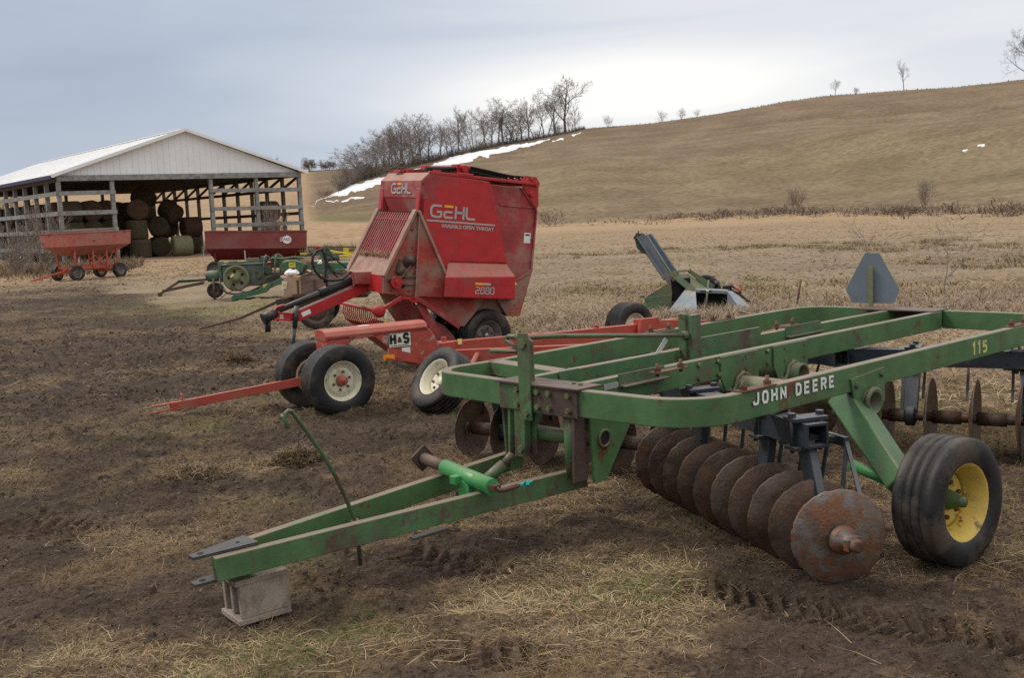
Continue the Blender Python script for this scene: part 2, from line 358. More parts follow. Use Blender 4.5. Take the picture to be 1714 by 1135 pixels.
def wheel(parent, c, axis, R, W, rr, rim_m, hub_m, ribs=5, hub_len=.05, hub_r=.055, name='wheel', mudk=True, inset=.12, cone=True):
    c = Vector(c); ax = Vector(axis).normalized(); h = holder(name, parent)
    half = [(rr-.004, .40*W), (rr+.012, .46*W), (rr+(R-rr)*.35, .5*W), (rr+(R-rr)*.62, .5*W), (R*.955, .465*W), (R*.992, .42*W)]
    g = []
    n = ribs
    for k in range(n):
        a0 = .40*W-.80*W*k/n; a1 = .40*W-.80*W*(k+1)/n; gp = .10*W/n*1.6
        crown = lambda a: R*(1-.012*(2*a/W)**2)
        g += [(crown(a0-gp*.5), a0-gp*.5), (crown(a1+gp*.5), a1+gp*.5)]
        if k < n-1: g += [(R*.968, a1+gp*.28), (R*.968, a1-gp*.28)]
    prof = half+g+[(r, -a) for r, a in reversed(half)]
    random.seed(int(R*1000+c.x*77)); jg = [random.uniform(-.003, .003) for _ in range(64)]
    M().lathe(prof, c, ax, 64, jag=jg).build('tyre', 'rubber', h)
    rm = M()
    rm.lathe([(rr-.03, -.36*W), (rr+.014, -.42*W), (rr+.014, -.40*W), (rr-.02, -.2*W), (rr-.045, 0), (rr-.022, .2*W), (rr-.012, .33*W), (rr+.016, .40*W), (rr+.016, .425*W), (rr+.004, .43*W), (rr-.008, .40*W), (rr-.022, .30*W), (rr-.035, .20*W), (rr-.05, inset*W+.02), (rr-.055, inset*W-.02),
              (rr*.80, inset*W-.004), (rr*.66, inset*W+.012), (rr*.46, inset*W+.016), (rr*.34, inset*W+.006), (0.001, inset*W+.006)], c, ax, 48)
    u, v = perp(ax)
    rm.build('rim', rim_m, h)
    hb = M(); b0 = c+ax*(inset*W+.006)
    if cone: hb.lathe([(hub_r, 0), (hub_r, .012), (hub_r*.78, hub_len*.6), (hub_r*.55, hub_len), (hub_r*.5, hub_len*1.25), (0.001, hub_len*1.28)], b0, ax, 20)
    else: hb.lathe([(hub_r, 0), (hub_r*.95, hub_len*.5), (hub_r*.7, hub_len*.85), (0.001, hub_len)], b0, ax, 20)
    hb.build('hub', hub_m, h)
    lb = M()
    for k in range(6):
        t = 2*math.pi*k/6+.3; lb.bolt(c+ax*(inset*W+.012)+(u*math.cos(t)+v*math.sin(t))*rr*.46, ax, .013, .018)
    lb.build('lug_nuts', 'bolt_rust', h)
    return h

# ------------------------------------------------------------------ noise (numpy)
def _h(ix, iy, seed):
    n = (ix.astype(np.int64)*374761393+iy.astype(np.int64)*668265263+seed*974711) & 0xffffffff
    n = ((n ^ (n >> 13))*1274126177) & 0xffffffff
    return ((n ^ (n >> 16)) & 0xffff)/65535.0
def vnoise(x, y, seed=0):
    ix = np.floor(x); iy = np.floor(y); fx = x-ix; fy = y-iy
    fx = fx*fx*(3-2*fx); fy = fy*fy*(3-2*fy)
    a = _h(ix, iy, seed); b = _h(ix+1, iy, seed); c = _h(ix, iy+1, seed); d = _h(ix+1, iy+1, seed)
    return (a*(1-fx)+b*fx)*(1-fy)+(c*(1-fx)+d*fx)*fy
def fbm(x, y, seed=0, oct=4, gain=.5):
    s = 0; a = 1; t = 0
    for i in range(oct):
        s = s+a*vnoise(x*2**i+i*17.3, y*2**i-i*9.1, seed+i); t += a; a *= gain
    return s/t
def sstep(a, b, x):
    t = np.clip((x-a)/(b-a), 0, 1); return t*t*(3-2*t)

# ------------------------------------------------------------------ terrain
AZK = np.array([-40, -10.6, -9.62, -9.16, -7.46, -5.93, -4.39, -2.85, -1.3, .24, 1.77, 3.31, 4.07, 4.83, 7.85, 10.83, 13.75, 16.04, 17.71, 19.89, 22.02, 24.94, 32, 50, 75, 180])
TEK = np.array([-.03, -.02, .0184, .0206, .0352, .0409, .0462, .0519, .0566, .0606, .064, .068, .0703, .0714, .073, .0777, .0837, .0868, .0866, .0870, .0864, .0878, .088, .06, .02, .0])
DCK = np.interp(AZK, [-10, -4, 4, 25], [165, 220, 262, 262])
DFK = np.interp(AZK, [-10, -5, 4, 14, 25], [128, 112, 101, 104, 93])
def gz(x, y):
    x = np.asarray(x, float); y = np.asarray(y, float)
    D = np.hypot(x, y); a = np.degrees(np.arctan2(x, y))
    p = np.clip((D-85)/255, 0, None); zb = 17.6*np.minimum(p, 1)**1.25+np.maximum(p-1, 0)*2.0
    zb = zb*(1+.06*np.sin(np.radians(a)*9+1))
    te = np.interp(a, AZK, TEK); Dc = np.interp(a, AZK, DCK); Df = np.interp(a, AZK, DFK)
    zc = CAM_H+Dc*te; q = np.clip((D-Df)/(Dc-Df), 0, 1)
    za = zc*(.62*q+.38*(3*q*q-2*q**3)); za = np.where(D > Dc, zc-(D-Dc)*.03, za)
    # a spur that runs down from the right, with a hollow behind it
    sc = 150+(25-a)*2.0
    za = za+2.6*np.exp(-((D-sc)/17)**2)*sstep(9, 21, a)*(a < 60)-1.5*np.exp(-((D-sc-30)/22)**2)*sstep(9, 21, a)*(a < 60)
    za = za+.9*np.exp(-((D-165)/20)**2)*np.exp(-((a-4)/5)**2)
    za = za*sstep(0, 12, D-Df)
    z = np.maximum(zb, za)
    far = sstep(60, 110, D)
    z = z+far*(.35*(fbm(x/14, y/14, 5, 3)-.5)+.16*(fbm(x/3.5, y/3.5, 15, 3)-.5))
    mid = sstep(14, 26, D)*(1-sstep(90, 130, D))
    z = z+mid*(.20*(fbm(x/5, y/5, 8, 3)-.5)+.10*(fbm(x/1.3, y/1.3, 9, 3)-.5))*mudless(x, y)
    near = 1-sstep(30, 60, D)
    n_ = .075*(fbm(x/1.1, y/1.1, 1, 3)-.5)+.085*(np.abs(fbm(x/.36, y/.36, 2, 4)-.5)*2-.25)+.050*(fbm(x/.10, y/.10, 3, 4)-.5)
    z = z+near*n_
    for (x0, y0, x1, y1, hw, dp, pit, amp) in TRACKS:
        dx, dy = x1-x0, y1-y0; Ln = math.hypot(dx, dy); dx /= Ln; dy /= Ln
        s_ = (x-x0)*dx+(y-y0)*dy; t_ = -(x-x0)*dy+(y-y0)*dx
        m_ = sstep(-.12, .08, s_)*(1-sstep(Ln-.08, Ln+.12, s_))*(1-sstep(hw*.75, hw*1.1, np.abs(t_)))
        m_ = m_*np.clip(.5+1.2*fbm(x/.35+3, y/.35, 19, 3)-.1, 0, 1); lug = np.clip(np.sin((s_+np.abs(t_)*.5+.05*fbm(x/.2, y/.2, 18, 2))*2*math.pi/pit)*1.6, -1, 1)*(.5+.9*fbm(x/.12, y/.12, 20, 2))
        z = z*(1-m_*.55)+m_*(-dp+amp*lug)
    return z
def mudless(x, y):
    D = np.hypot(x, y); lim = np.where(D < 13, 1.7-np.maximum(D-9.5, 0)*.35, np.where(D < 20, .45-(D-13)*.68, -4.3-(D-20)*.47))
    lim = np.where(D < 8.5, 40.0, lim)
    b = x-lim+(fbm(x/1.6, y/1.6, 21, 3)-.5)*2.2
    return np.maximum(sstep(-.5, .8, b), sstep(37, 47, D+(fbm(x/3, y/1.5, 22, 4)-.5)*16))
# wheel prints pressed into the mud: x0,y0 -> x1,y1, half width, depth, lug pitch, lug height
TRACKS = [(.80, 5.38, 2.75, 4.08, .17, .055, .085, .034), (.45, 4.65, 1.35, 5.05, .15, .03, .35, .006),
          (-.65, 6.15, -.05, 5.75, .2, .04, .11, .028), (-3.5, 7.3, -2.75, 6.85, .26, .04, .10, .028),
          (-1.35, 9.9, -.55, 9.35, .22, .03, .12, .02), (-.45, 4.75, .15, 4.45, .16, .04, .09, .026), (-2.7, 8.0, -1.2, 7.6, .15, .02, .13, .012)]
STRAW = [(.39, 5.62, .62, 1.0), (.42, 4.85, .62, 1.0), (.75, 5.3, .4, .7), (-.22, 5.2, .3, .5), (-2.3, 6.7, .6, .8), (-1.72, 4.75, .6, .9), (-1.2, 4.75, .5, .8), (.3, 7.25, .8, .6), (2.45, 5.7, .5, .8),
         (-2.45, 8.45, .5, .8), (-1.9, 8.6, .3, .6), (2.0, 6.9, .8, .7), (-2.5, 13.2, .9, .6), (-1.9, 12.3, .5, .5), (.0, 5.0, .3, .5), (-.6, 6.9, .35, .5), (-1.1, 6.4, .3, .4), (1.0, 7.6, .7, .5), (-3.3, 5.9, .5, .5), (-4.9, 14.5, 1.2, .4), (.1, 9.0, .5, .4), (2.9, 4.9, .6, .5)]
MUD = [(-3.1, 7.0, .9, .8), (-.45, 5.95, .45, .9), (1.6, 4.75, .55, 1.0), (.83, 4.6, .3, .7), (-.99, 9.8, 1.0, .7), (-6.9, 16.7, 3.0, .6), (-2.75, 6.2, .35, .8), (-4.1, 13.5, 1.2, .5), (1.3, 5.2, .45, .9), (-2.9, 5.4, .5, .7), (-.2, 4.5, .35, .7), (-1.6, 7.6, .7, .6), (.2, 6.3, .4, .6), (.9, 6.4, .6, .4), (-2.6, 10.2, 1.2, .6), (-6, 24, 3, .5), (-10, 30, 4, .5)]
def strawmask(x, y):
    D = np.hypot(x, y)
    b = .38+(fbm(x/.9, y/.9, 31, 4)-.5)*1.9+(fbm(x/.20, y/.20, 33, 4)-.5)*1.7
    wx = x+(fbm(x/.4, y/.4, 41, 3)-.5)*.6; wy = y+(fbm(x/.4, y/.4, 43, 3)-.5)*.6
    for cx, cy, r, a in STRAW: b = b+a*.9*np.exp(-(((wx-cx)/r)**2+((wy-cy)/(r*.8))**2))
    for cx, cy, r, a in MUD: b = b-a*1.0*np.exp(-(((wx-cx)/r)**2+((wy-cy)/(r*.8))**2))
    b = b*(1-mudless(x, y))+mudless(x, y)*(1.0+(fbm(x/.7, y/.7, 35, 3)-.5)*.9)
    return np.clip(b, 0, 1.2)
GREEN = [(-3.2, 10.5, .5), (-.5, 10.6, .4), (-1.7, 7.5, .25), (-2.75, 12.2, .35), (-2.3, 12.0, .3), (-2.6, 13.6, .35), (.1, 15.5, 1.6), (1.2, 13.5, .8), (.55, 5.35, .35), (-.85, 5.0, .25), (-1.35, 6.0, .25), (2.9, 5.6, .25), (-8.2, 27, 2.5), (-6.0, 24.5, 1.5), (4.2, 8.7, .5), (-1.15, 4.6, .3), (3.2, 10, .9)]
def greenmask(x, y):
    g = 0*x
    for cx, cy, r in GREEN: g = g+np.exp(-(((x-cx)/r)**2+((y-cy)/r)**2))
    return np.clip(g*(.35+1.1*(fbm(x/.3, y/.3, 51, 3)-.3)), 0, 1)
def lerp(a, b, t): return a*(1-t)+b*t
def ground_colour(x, y):
    D = np.hypot(x, y); a = np.degrees(np.arctan2(x, y))
    s = strawmask(x, y)[..., None]; g = greenmask(x, y)[..., None]; ml = mudless(x, y)[..., None]
    mudc = np.array([.062, .044, .032])*(.45+1.05*fbm(x/.45, y/.45, 61, 5, .62))[..., None]*(.75+.5*fbm(x/1.7, y/1.1, 63, 3))[..., None]
    straw = np.array([.155, .111, .068])*(.75+.5*fbm(x/.35, y/.35, 62, 3))[..., None]  # darker than the blades: shade between them is put into the colour
    c = lerp(mudc, straw, np.clip(s*1.0-.1, 0, 1)*.92)
    c = lerp(c, np.array([.13, .135, .045]), g*.55)
    # the dry field
    f1 = fbm(x/3.0, y/1.8, 71, 4)[..., None]; f2 = fbm(x/14, y/9, 73, 3)[..., None]
    fld = lerp(np.array([.195, .150, .102]), np.array([.28, .218, .152]), np.clip(f1*1.5-.25, 0, 1))
    far = sstep(48, 66, D)[..., None]
    smooth_f = np.array([.245, .182, .118])*(.80+.22*f2+.22*fbm(x/2.2, y/2.2, 79, 4)[..., None])
    fld = lerp(fld, smooth_f, far)
    fld = lerp(fld, np.array([.16, .125, .05]), (np.clip(fbm(x/1.5, y/1.2, 75, 3)-.57, 0, 1)*4)[..., None].clip(0, 1)*(1-far)*.6)
    fld = lerp(fld, np.array([.15, .15, .055]), g*.6)
    c = lerp(c, fld, ml*sstep(9, 15, D)[..., None])
    yard = (sstep(42, 46, D)*(1-sstep(84, 92, D))*(1-sstep(-10, -8, a)))[..., None]       # trodden straw before the barn
    c = lerp(c, np.array([.25, .18, .11])*(.75+.5*fbm(x/1.2, y/1.2, 77, 3))[..., None], yard*.8)
    # hills
    Df = np.interp(a, AZK, DFK); up = sstep(-2, 6, D-Df)*sstep(-10.4, -9.3, a)
    h1 = fbm(x/16, y/22, 81, 4); h2 = fbm(x/5, y/7, 83, 3)
    hc = lerp(np.array([.152, .113, .077]), np.array([.192, .147, .100]), np.clip(h2*2.2-.6, 0, 1)[..., None])
    q = np.clip((D-Df)/(np.interp(a, AZK, DCK)-Df), 0, 1)
    hc = hc*(.80+.40*fbm(D/2.6, a/5+D*.01, 85, 3))[..., None]
    gr = np.exp(-((q-.22)/.16)**2)*.6+.35*np.clip(h1*3-1.3, 0, 1)
    hc = lerp(hc, np.array([.165, .148, .070]), np.clip(gr*sstep(-2, 6, a+4)*(.3+h1)*.40, 0, .5)[..., None])
    hc = lerp(hc, np.array([.125, .088, .056]), (np.clip(q-.55, 0, .45)*1.4*np.clip(h1*2-.3, 0, 1))[..., None])
    hc = lerp(hc, np.array([.12, .12, .045]), (sstep(-5, -9, a)*(1-sstep(.0, .35, np.abs(q-.2))))[..., None]*.6)
    fb = lerp(np.array([.27, .19, .115]), np.array([.33, .235, .15]), f2)
    c = lerp(c, fb, (sstep(86, 96, D)*(1-up))[..., None])
    return lerp(c, hc, up[..., None])

def np_mesh(name, V, F, m, cols=None, smooth=True, kind=None):
    me = bpy.data.meshes.new(name); k = F.shape[1]; nf = len(F)
    me.vertices.add(len(V)); me.vertices.foreach_set('co', np.ascontiguousarray(V, np.float32).ravel())
    me.loops.add(nf*k); me.loops.foreach_set('vertex_index', np.ascontiguousarray(F, np.int32).ravel())
    me.polygons.add(nf); me.polygons.foreach_set('loop_start', np.arange(0, nf*k, k, dtype=np.int32))
    me.polygons.foreach_set('use_smooth', np.full(nf, smooth, bool))
    me.update(calc_edges=True); me.validate()
    if cols is not None:
        at = me.color_attributes.new('Col', 'FLOAT_COLOR', 'POINT')
        at.data.foreach_set('color', np.concatenate([cols, np.ones((len(cols), 1))], 1).astype(np.float32).ravel())
    me.materials.append(MATS[m])
    o = bpy.data.objects.new(name, me); COL.objects.link(o)
    if kind: o['kind'] = kind
    return o

fine = np.linspace(-33, 33, 700); coarse = np.linspace(35, 180, 48)
AZ = np.radians(np.concatenate([-coarse[::-1][1:], fine, coarse])); AZ = AZ[:-1] if abs(AZ[0]+AZ[-1]) < 1e-9 and abs(AZ[-1]-math.pi) < 1e-9 else AZ
def ring(name, r, m, kind='structure', close=False):
    A, Rr = np.meshgrid(AZ, r); x = Rr*np.sin(A); y = Rr*np.cos(A); z = gz(x, y)
    nr, na = x.shape; V = np.stack([x, y, z], -1).reshape(-1, 3)
    i = np.arange(nr*na).reshape(nr, na); j = np.roll(i, -1, 1)
    F = np.stack([i[:-1], i[1:], j[1:], j[:-1]], -1).reshape(-1, 4)
    C = ground_colour(x, y).reshape(-1, 3)
    return np_mesh(name, V, F, m, C, True, kind)
rr1 = np.concatenate([[.02, .6, 1.2, 2.0, 2.8], np.geomspace(3.4, 45, 620)])
ring('ground', rr1, 'soil')
rr2 = np.geomspace(45, 96, 120); ring('field', rr2, 'field_grass')
rr3 = np.concatenate([np.geomspace(96, 330, 330), np.geomspace(340, 1500, 16)]); ring('hill', rr3, 'hill_grass')
def zat(x, y): return float(gz(np.array([x]), np.array([y]))[0])
def polar(a, D): return D*math.sin(R_(a)), D*math.cos(R_(a))
def solveD(a, te, lo=100.0):
    Dc = float(np.interp(a, AZK, DCK)); Ds = np.linspace(lo, Dc, 300)
    x = Ds*math.sin(R_(a)); y = Ds*math.cos(R_(a)); t = (gz(x, y)-CAM_H)/Ds
    k = np.argmax(t >= te); return float(Ds[k]) if t[k] >= te else Dc-1
# ------------------------------------------------------------------ the green disc harrow in front
HZ = R_(-47)
h = thing('disc_harrow', 'green disc harrow with rusty discs and white lettering, its tongue propped on a concrete block', 'disc harrow', (.163, 6.278, 0), HZ)
TOP = .92; BH = .15; ZM = TOP-BH/2
X = Vector((1, 0, 0)); Y = Vector((0, 1, 0)); Z = Vector((0, 0, 1))
def arc(c, r, a0, a1, n=7): return [(c[0]+r*math.cos(R_(a0+(a1-a0)*i/n)), c[1]+r*math.sin(R_(a0+(a1-a0)*i/n)), ZM) for i in range(n+1)]
chan = rect(.065, BH)
# right rail: front bar, bend, long side, rear bend, rear bar
pr = [(.365, -.06, ZM), (.80, -.045, ZM)]+arc((.82, .265), .31, -88, 0, 9)+[(1.135, .6, ZM), (1.165, 3.9, ZM)]+arc((.87, 4.26), .30, 2, 90, 8)+[(.20, 4.57, ZM)]
M().sweep(pr, chan).build('side_rail', 'green_paint', h, .006)
pl = [(-.20, -.03, ZM), (-.72, .0, ZM)]+arc((-.78, .22), .22, -92, -178, 8)+[(-.985, .5, ZM), (-1.10, 3.9, ZM)]+arc((-.80, 4.27), .30, 180, 92, 8)+[(-.42, 4.575, ZM)]
M().sweep(pl, chan).build('side_rail', 'green_paint', h, .006)
M().beam((.20, .04, ZM), (.185, 4.50, ZM), .065, BH).build('centre_beam', 'green_paint', h, .005)
M().beam((-.24, .06, ZM), (-.23, 4.50, ZM), .065, BH).build('centre_beam', 'green_paint', h, .005)
m = M(); m.box((-.15, 4.50, TOP+.004), (.72, .26, .012)); m.box((-.15, 4.63, ZM), (.72, .012, BH)); m.build('rear_plate', 'brown_plate', h, .002)
m = M(); m.box((.06, -.02, TOP+.005), (.66, .20, .012)); m.box((.215, -.10, ZM), (.31, .014, BH+.012)); m.build('front_plate', 'brown_plate', h, .002)
M().box((-.10, -.098, ZM), (.31, .012, BH+.004)).build('front_bracket', 'green_worn', h, .002)
m = M()
for x in (-.10, .07, .16, .31):
    for z in (ZM-.042, ZM+.042): m.bolt((x, -.107, z), (0, -1, 0), .017, .02)
for x, y in ((-.2, .02), (.24, .01), (.30, 0.0)): m.bolt((x, y, TOP+.01), Z, .013, .012)
for y in (1.16, 1.36, 1.66, 1.92, 2.12, 2.36): 
    for z in (ZM-.04, ZM+.045): m.bolt((.232, y, z), X, .016, .016)
m.build('frame_bolts', 'bolt_green', h)
for x, y0 in ((.34, .62), (1.14, .34), (-.34, 2.9), (1.155, 3.62), (-1.06, 2.25), (-1.09, 3.1)):
    m = M()
    for dy in (0, .22):
        m.cyl((x, y0+dy, TOP-.02), (x, y0+dy, TOP+.055), .011, 8); m.bolt((x, y0+dy, TOP+.008), Z, .021, .022)
    m.box((x, y0+.11, TOP+.004), (.07, .30, .008)); m.build('rail_clamp', 'bolt_rust', h)
# angle brackets on the inner beams, the maker's small plate
m = M(); m.box((.262, .60, ZM+.02), (.06, .42, .01)); m.box((.236, .60, ZM+.045), (.008, .42, .09)); m.build('angle_bracket', 'green_worn', h, .002)
m = M(); m.box((-.19, 3.05, ZM+.02), (.06, .5, .01)); m.box((-.20, 3.05, ZM+.05), (.008, .5, .1))
m.build('angle_bracket', 'green_worn', h, .002)
M().box((.234, .33, ZM+.03), (.004, .13, .035)).build('maker_plate', 'silver', h)
m = M(); m.beam((-.26, .42, ZM+.03), (-.98, .52, ZM+.03), .12, .09); m.build('cross_member', 'green_paint', h, .004)
m = M(); m.prism([(0, 0), (.22, 0), (.16, .14), (0, .14)], (-.20, .34, ZM-.06), Y, Z, X, .012); m.build('corner_gusset', 'green_paint', h)
# hanging front structure
m = M(); m.cyl((.25, -.03, TOP-BH), (.23, .0, .41), .05, 20); m.build('front_upright', 'green_paint', h)
m = M(); m.prism([(-.05, .40), (.06, .40), (.045, TOP-BH), (-.035, TOP-BH)], (.315, -.06, 0), Y, Z, X, .018); m.build('hanger_plate', 'brown_plate', h, .002)
m = M(); m.prism([(.0, TOP-BH), (.42, TOP-BH), (.12, .38), (.02, .38)], (.345, .0, 0), Y, Z, X, .016); m.lathe([(.04, -.004), (.055, -.004), (.055, .012), (.04, .012), (.04, -.004)], (.362, .11, .62), X, 20)
m.lathe([(.0005, .0), (.041, .0)], (.3625, .11, .62), X, 20); m.build('gusset_plate', 'green_paint', h)
M().lathe([(.0005, 0), (.040, 0)], (.3645, .11, .62), X, 18).build('gusset_hole_shade', 'void_shade', h)  # dark disc on the plate paints the shade of a hole
m = M(); m.prism([(-.02, TOP-BH), (.40, TOP-BH), (.12, .38), (.0, .38)], (-.36, .02, 0), Y, Z, X, .016); m.build('gusset_plate', 'green_worn', h)
m = M(); m.prism([(-.05, .40), (.05, .40), (.045, TOP-BH), (-.035, TOP-BH)], (-.20, -.06, 0), Y, Z, X, .016); m.build('gusset_plate', 'green_worn', h)
m = M(); m.cyl((-.19, .02, .62), (.21, .02, .62), .042, 16); m.build('cross_tube', 'green_paint', h)
# levelling lever, crank and screw
m = M(); m.prism([(-.045, .72), (.045, .72), (.05, 1.18), (.035, 1.22), (-.035, 1.22), (-.05, 1.18)], (-.02, -.125, 0), X, Z, Y, .012)
m.build('crank_post', 'green_worn', h, .002); m = M(); m.prism([(-.16, .50), (-.06, .50), (-.06, 1.16), (-.10, 1.19), (-.14, 1.16)], (.03, -.04, 0), X, Z, Y, .012); m.build('crank_post', 'green_worn', h, .002)
m = M(); m.prism([(-.20, .49), (-.12, .49), (-.10, .80), (-.19, .80)], (.05, -.10, 0), X, Z, Y, .05); m.build('lift_lever', 'green_worn', h, .002); m = M(); m.bolt((-.09, -.10, .54), (0, -1, 0), .022, .02); m.build('lever_bolt', 'bolt_green', h)
m = M(); m.bolt((-.01, -.125, .76), (0, -1, 0), .022, .02); m.build('lever_bolt', 'bolt_green', h)
m = M(); m.bolt((-.02, -.125, 1.16), (0, -1, 0), .03, .012)
m.build('lever_bolt', 'bolt_green', h)
m = M(); m.tube([(-.36, -.06, 1.09), (-.14, -.06, 1.10), (-.12, -.06, 1.11), (-.22, -.06, 1.16), (-.225, -.06, 1.175), (-.20, -.06, 1.185), (-.10, -.05, 1.18), (-.08, .2, 1.165), (-.16, 1.52, 1.02)], .014, 10)
m.cyl((-.14, -.05, 1.182), (-.085, -.05, 1.18), .024, 12); m.build('crank_rod', 'green_worn', h)
m = M(); m.box((-.19, 1.56, .955), (.06, .05, .42)); m.box((-.14, 1.60, .955), (.05, .10, .40)); m.cyl((-.165, 1.50, 1.02), (-.16, 1.55, 1.02), .03, 10); m.build('rod_bracket', 'green_worn', h, .003)
m = M(); m.box((-.19, 2.0, .90), (.02, .9, .16)); m.build('splice_plate', 'green_worn', h)
m = M(); m.cyl((-.17, -.10, .50), (-.205, -.14, .44), .025, 12); m.cyl((-.205, -.14, .44), (-.27, -.26, .34), .034, 14); m.cyl((-.265, -.25, .345), (-.285, -.28, .32), .028, 12); m.cyl((-.285, -.28, .32), (-.31, -.33, .29), .017, 10)
m.box((-.30, -.34, .285), (.16, .07, .03)); m.build('screw_jack', 'green_worn', h)
# tongue
tg = holder('tongue', h)
M().beam((.22, .09, .385), (-.165, -2.03, .305), .055, .115).build('tongue_bar', 'green_worn', tg, .004)
M().beam((-.43, .12, .385), (-.285, -1.97, .305), .055, .115).build('tongue_bar', 'green_paint', tg, .004)
d = Vector((-.06, -1, -.055)).normalized()
m = M()
for z in (.374, .243):
    p = Vector((-.225, -1.80, z)); q = p+d*.31; sx = d.cross(Z)
    m.hexa([p-sx*.08, p+sx*.08, q+sx*.03, q-sx*.03], [p-sx*.08+Z*.014, p+sx*.08+Z*.014, q+sx*.03+Z*.014, q-sx*.03+Z*.014])
m.box((-.225, -1.98, .31), (.07, .02, .11)); m.build('hitch_plates', 'dark_steel', tg)
m = M()
for z in (.3895, .2585):
    p = Vector((-.225, -1.80, z))+d*.26; m.lathe([(.0005, 0), (.016, 0)], p, Z, 14)
    p = Vector((-.225, -1.80, z))+d*.07; m.lathe([(.0005, 0), (.011, 0)], p, Z, 14)
m.build('pin_hole_shade', 'void_shade', tg)  # dark discs on the plates stand in for shaded pin holes
m = M(); m.beam((.0, -1.0, .237), (.04, -.80, .252), .05, .012); m.build('tongue_tab', 'dark_steel', tg)
# the bright green jack lying across the tongue
jk = holder('parking_jack', h)
M().cyl((-.33, -.48, .47), (.20, -.60, .46), .045, 22).build('jack_tube', 'fresh_green', jk)
M().cyl((-.60, -.42, .475), (-.33, -.48, .47), .034, 18).build('jack_leg', 'brown_steel', jk)
m = M(); m.box((-.61, -.418, .475), (.014, .12, .12), Matrix.Rotation(R_(-13), 3, 'Z') @ Matrix.Rotation(R_(38), 3, 'X')); m.build('jack_foot', 'brown_plate', jk, .006)
m = M(); m.box((-.05, -.56, .41), (.09, .06, .09)); m.box((-.10, -.60, .455), (.05, .05, .05)); m.build('jack_mount', 'fresh_green', jk, .006)
m = M(); m.tube([(.20, -.60, .46), (.235, -.607, .463), (.26, -.60, .45), (.27, -.56, .45), (.29, -.50, .46)], .013, 8); m.box((.225, -.605, .462), (.04, .05, .03)); m.build('jack_crank', 'bolt_rust', jk)
# hose holder
m = M(); base = Vector((-.26, -1.16, .30)); top = Vector((-.15, -1.56, .965))
pts = [Vector((-.29, -1.13, .07)), base]+[base.lerp(top, t)+Vector((0, .03, .015))*math.sin(t*3.14) for t in (.2, .4, .6, .8, .93)]
pts += [top+Vector((0, -.012, .020)), top+Vector((0, -.03, .026)), top+Vector((0, -.048, .014)), top+Vector((.0, -.052, -.015)), top+Vector((.015, -.045, -.06))]
m.tube(pts, .0115, 8); m.cyl(top+Vector((-.04, -.045, .0)), top+Vector((.0, -.05, -.01)), .010, 8); m.cyl(base-Vector((0, .0, .03)), base+Vector((0, -.01, .03)), .022, 8)
m.build('hose_holder', 'green_worn', h)
# lettering
letters('JOHN DEERE', .056, .25, (1.1705, .385, .846), Vector((.009, 1, -.012)), Z, X, .003, 1.50, 1.38).build('lettering', 'white_paint', h)
letters('115', .070, .26, (1.189, 2.92, .806), Vector((.009, 1, .0)), Z, X, .003, 1.10, 1.35).build('lettering', 'pale_yellow', h)
# rockshaft tubes and wheel arm
m = M(); m.pipe((.12, 1.60, .695), (1.235, 1.53, .69), .077, .062, 28); m.build('rockshaft', 'green_paint', h)
M().lathe([(.0005, 0), (.063, 0)], (1.02, 1.544, .69), X, 20).build('rockshaft_inside', 'fresh_green', h)
m = M(); m.pipe((-1.30, 2.20, .70), (.33, 2.20, .70), .077, .058, 28); m.build('rockshaft', 'green_worn', h)
M().lathe([(.0005, 0), (.060, 0)], (.10, 2.20, .70), X, 20).build('rockshaft_inside', 'void_shade', h)  # dark disc set in the pipe paints its inner shade
for y0, x0 in ((1.60, .236), (2.20, .236)):
    m = M(); m.prism([(-.22, TOP-.005), (.20, TOP-.005), (.20, .63), (.09, .62), (.10, .71), (.0, .785), (-.10, .71), (-.14, .64), (-.22, .77)], (x0-.006, y0, 0), Y, Z, X, .012)
    m.build('bearing_bracket', 'green_paint', h, .002)
    m = M(); m.tube([(x0+.02, y0-.17, .70), (x0+.02, y0-.12, .665), (x0+.02, y0-.085, .70), (x0+.02, y0-.06, .76), (x0+.02, y0, .787), (x0+.02, y0+.06, .76), (x0+.02, y0+.088, .70)], .016, 8); m.build('bearing_strap', 'green_worn', h)
m = M(); m.prism([(-.19, .86), (.19, .885), (.20, .68), (.10, .65), (.09, .72), (.0, .775), (-.09, .72), (-.07, .60), (-.13, .61)], (1.175, 1.53, -.01), Y, Z, X, .014); m.build('bearing_bracket', 'green_paint', h, .002)
m = M(); m.lathe([(.077, 0), (.092, .004), (.092, .03), (.077, .034)], (1.205, 1.532, .69), X, 28); m.bolt((1.19, 1.39, .81), X, .02, .02); m.bolt((1.19, 1.68, .84), X, .02, .02); m.build('bearing_ring', 'green_worn', h)
m = M(); m.box((-1.09, 2.20, .70), (.15, .19, .13)); m.box((-1.03, 2.05, .74), (.02, .12, .22)); m.build('arm_socket', 'green_worn', h, .004)
wa = holder('wheel_arm', h)
m = M(); m.beam((1.06, 1.50, .70), (1.66, 1.06, .345), .19, .15, (0, .6, 1), .17, .13); m.build('arm_beam', 'arm_green', wa, .012)
m = M(); m.cyl((1.58, 1.09, .335), (1.86, 1.055, .335), .045, 16); m.cyl((1.30, 1.14, .40), (1.60, 1.08, .345), .032, 14); m.build('wheel_spindle', 'fresh_green', wa)
wheel(h, (1.90, 1.05, .315), (1, -.12, .02), .335, .25, .20, 'yellow_rim', 'arm_green', 4, .085, .055, inset=-.06)
